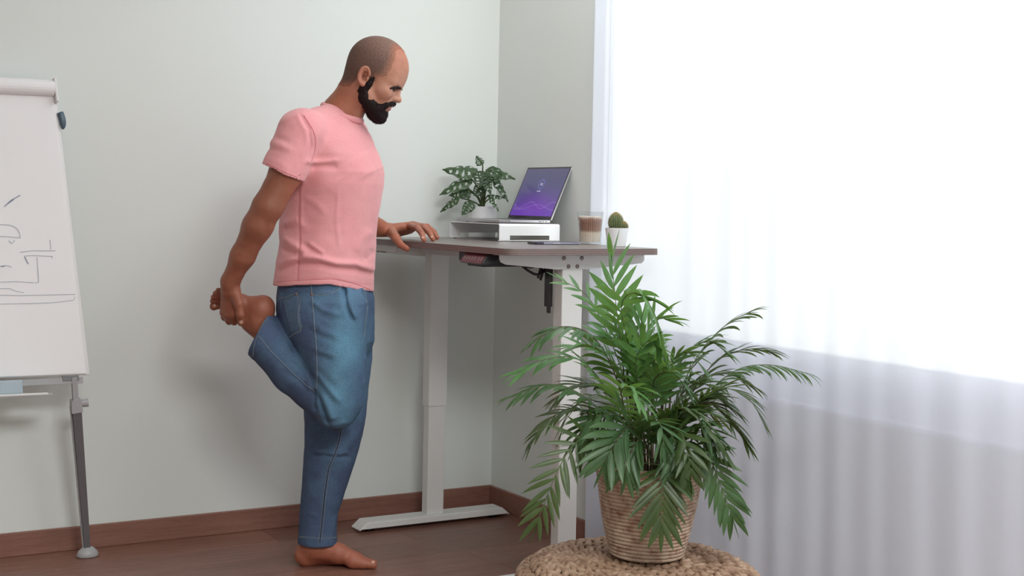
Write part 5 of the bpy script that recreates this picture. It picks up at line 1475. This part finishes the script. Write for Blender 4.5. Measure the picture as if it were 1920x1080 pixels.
WJ = folds([
    (J((688, 105), (705, 180), (722, 250), (765, 345)), .0055, -.0085), (J((715, 110), (735, 180), (752, 245), (790, 330)), .010, .0050), (J((665, 120), (685, 200), (712, 300)), .012, .0035),
    (J((815, 120), (842, 240), (828, 450)), .0055, -.0040), (J((798, 130), (815, 250)), .009, .0030),
    (J((490, 200), (580, 262), (700, 300)), 0.0078, 0.0032), (J((490, 240), (560, 290), (650, 330)), 0.0104, -0.0021), (J((495, 335), (580, 390), (690, 440)), 0.0120, 0.0029), (J((500, 390), (590, 430), (650, 450)), 0.0098, -0.0027),
    (J((512, 490), (570, 520), (660, 545)), 0.0076, 0.0021), (J((515, 540), (590, 560), (640, 575)), 0.0096, -0.0023), (J((520, 590), (600, 640), (680, 720)), 0.0139, 0.0020),
    (J((520, 650), (560, 680), (630, 770), (700, 850)), 0.0087, 0.0037), (J((525, 700), (590, 770), (650, 850)), 0.0084, -0.0029),
    (J((512, 760), (522, 830), (525, 905)), .008, -.0090), (J((545, 800), (570, 880), (608, 985)), .0070, -.0100), (J((575, 790), (610, 880), (640, 960)), .012, .0065), (J((530, 800), (545, 870), (575, 950)), .010, .0050),
    (J((610, 985), (660, 1000), (720, 960)), .010, .0040),
    (J((370, 590), (440, 640), (470, 710)), .008, -.0050), (J((460, 640), (470, 700), (500, 780)), .007, .0045), (J((350, 450), (400, 560), (480, 680)), .006, -.0045),
    (J((150, 460), (300, 640), (430, 780)), .018, .0020), (J((300, 640), (420, 700), (500, 790)), .009, -.0022),
    (J((830, 560), (850, 640), (835, 760)), .010, .0030), (J((840, 700), (815, 850), (790, 960)), .012, .0040),
    (K5((200, 300), (280, 295), (350, 310)), .007, .0040), (K5((200, 325), (290, 318), (350, 330)), .007, -.0035), (K5((360, 335), (420, 330), (450, 345)), .006, -.0040), (K5((370, 310), (440, 300)), .008, .0030),
    (K5((430, 110), (470, 180), (440, 290)), .012, .0035), (K5((520, 150), (500, 250)), .012, .0030), (K5((190, 420), (250, 440)), .012, .0025), (K5((400, 600), (340, 700)), .012, .0030), (K5((170, 600), (230, 640)), .012, .0022), (K5((150, 730), (240, 760)), .009, .0025),
    (K5((150, 815), (400, 815)), .0035, -.0022),
])
def jean_disp(P):
    d = WJ(P) + 0.0020 * wob(P, 24, 1.1) + 0.0008 * wob(P, 60, 2.0)
    d = d + 0.0022 * np.clip(1 - np.abs((P - C0) @ CN - .010) / .014, 0, 1) ** .3 * ((P - C0) @ CN < .024) * (np.abs(P[:, 1] + .1) < .12) * (P[:, 0] < m_(530, 600, -.1)[0])
    return d
jn.disp = jean_disp
me, VP = jn.mesh('jeans', 0.0034)
Xp = VP[:, 0]; Zp = VP[:, 2]
fade = np.zeros(len(VP))
for (u, v, ru, rv, s) in ((655, 640, 30, 90, .9), (640, 720, 35, 70, .8), (650, 775, 25, 30, .6), (560, 680, 30, 30, .35), (600, 560, 40, 25, .35), (655, 560, 35, 30, .4), (610, 850, 30, 60, .15)):
    c = m_(u, v, -.1); fade = np.maximum(fade, s * np.exp(-((Xp - c[0]) * 602 / ru) ** 2 - ((Zp - c[2]) * 602 / rv) ** 2))
fade = np.clip(fade + 0.12 * wob(VP, 22) + 0.08 * wob(VP, 60, 1.5), 0, 1)[:, None]
paint(me, np.array([0.058, 0.090, 0.165]) * (1 - fade) + np.array([0.115, 0.275, 0.40]) * fade)
m = NT('denim'); at_ = m.n('ShaderNodeVertexColor'); at_.layer_name = 'tint'; v = m.coords()
f = m.noise(v, 330, 4, 0.7); f2 = m.noise(m.coords((500, 500, 120)), 3.0, 2)
mxx = m.n('ShaderNodeMath', operation='MULTIPLY_ADD'); m.l(f2, mxx.inputs[0]); mxx.inputs[1].default_value = 0.5; m.l(f, mxx.inputs[2])
m.base(m.mix(1.0, at_.outputs[0], m.ramp(mxx.outputs[0], [(0.5, (0.60, 0.64, 0.70, 1)), (0.9, (1.45, 1.35, 1.25, 1))]), 'MULTIPLY'))
m.set(Roughness=0.8); m.p.inputs['Specular IOR Level'].default_value = 0.2; m.bump(f, 0.35, 0.001); M_DENIM = m.m
jeans = link('jeans', me, M_DENIM, man)
BJ = BVHTree.FromPolygons([tuple(p) for p in VP], [tuple(p.vertices) for p in me.polygons])
M_JSEAM = plain('denim_seam', (0.12, 0.19, 0.28, 1), 0.8, var=0.5, scale=240); M_THREAD = plain('pale_stitching', (0.42, 0.42, 0.38, 1), 0.7)
M_JDARK = plain('dark_denim_seam', (0.045, 0.075, 0.13, 1), 0.8, var=0.5, scale=240)
M_COPPER = plain('copper_rivet', (0.50, 0.20, 0.12, 1), 0.35, 0.8)
def stitches(pts, par, step=0.0042, lift=0.0012):
    P = on_cloth(pts, BJ, lift)
    if len(P) < 3: return
    R_, L = resample([p for p, n in P], max(4, int(sum((b[0] - a[0]).length for a, b in zip(P, P[1:])) / step)))
    bm = bmesh.new()
    for a, b in zip(R_, R_[1:]):
        add_tube(bm, [a, a.lerp(b, .62)], 0.00055, 4)
    tag(obj('stitching', bm, M_THREAD, par), kind='stuff')
def jseam(pts, r=.0017, off=(3, 0), mat=None, dbl=False):
    s = seam('seam', pts, BJ, r, mat or M_JSEAM, jeans)
    if s is not None:
        stitches([(u + off[0], v + off[1]) for u, v in pts], s)
        if dbl: stitches([(u - off[0], v - off[1]) for u, v in pts], s)
jseam(J((480, 112), (487, 200), (500, 350), (514, 520), (518, 650), (516, 780)), .0018, (1.6, 0))
jseam(J((150, 440), (220, 530), (330, 640), (430, 735), (508, 795)), .0014, (1.2, -1.6))
jseam(K5((432, 92), (410, 190), (375, 290), (352, 335), (335, 430), (320, 540), (305, 690), (288, 850)), .0026, (2.2, 0), M_JDARK, True)
jseam(J((818, 135), (842, 240), (832, 330), (824, 450)), .0014, (-1.5, 0))
jseam(J((490, 172), (560, 172), (640, 150), (682, 112)), .0014, (0, 2))            # front pocket mouth
jseam(K5((150, 812), (230, 818), (320, 820), (398, 816)), .0011, (0, 1.5))          # hem of the standing leg
jseam(J((120, 575), (128, 500), (150, 435), (185, 360), (222, 322)), .0011, (-1.5, -1))   # cuff of the lifted leg
# back pocket: a raised patch
def patch(name, poly, n, lift, mat):
    """grid inside a four-sided outline of pixels, laid on the cloth"""
    bm = bmesh.new(); A, B_, C, D_ = poly; g = []
    for i in range(n + 1):
        row = []
        for j in range(n + 1):
            a = i / n; b = j / n
            u = (A[0] * (1 - a) + B_[0] * a) * (1 - b) + (D_[0] * (1 - a) + C[0] * a) * b; v = (A[1] * (1 - a) + B_[1] * a) * (1 - b) + (D_[1] * (1 - a) + C[1] * a) * b
            h, nn = cast(u, v, BJ); e = min(a, 1 - a, b, 1 - b) * n
            row.append(None if h is None else bm.verts.new(h + nn * (lift if e > 0.5 else -0.0006)))
        g.append(row)
    for i in range(n):
        for j in range(n):
            q = (g[i][j], g[i + 1][j], g[i + 1][j + 1], g[i][j + 1])
            if all(q): bm.faces.new(q)
    o = obj(name, bm, mat, jeans, smooth=True); return o
at_p = plain('pocket_denim', (0.085, 0.14, 0.23, 1), 0.8, var=0.45, scale=260, bump=0.3)
pk = patch('back_pocket', J((294, 202), (402, 165), (424, 405), (356, 438)), 14, 0.0022, at_p)
for pts in (J((292, 202), (340, 190), (398, 165)), J((398, 165), (420, 210), (410, 290), (412, 340), (428, 380), (422, 405)), J((422, 405), (385, 420), (356, 440))):
    s = seam('pocket_edge', pts, BJ, .0016, M_JSEAM, pk, .0022)
    stitches([(u - 1.5, v + 1.5) for u, v in pts], s if s else pk, lift=.0034)
for u, v in J((392, 173), (489, 174)):
    h, nn = cast(u, v, BJ)
    if h is not None:
        b = bmesh.new(); bmesh.ops.create_uvsphere(b, u_segments=12, v_segments=8, radius=0.0032, matrix=Matrix.Translation(h + nn * .002)); obj('rivet', b, M_COPPER, jeans, smooth=True)
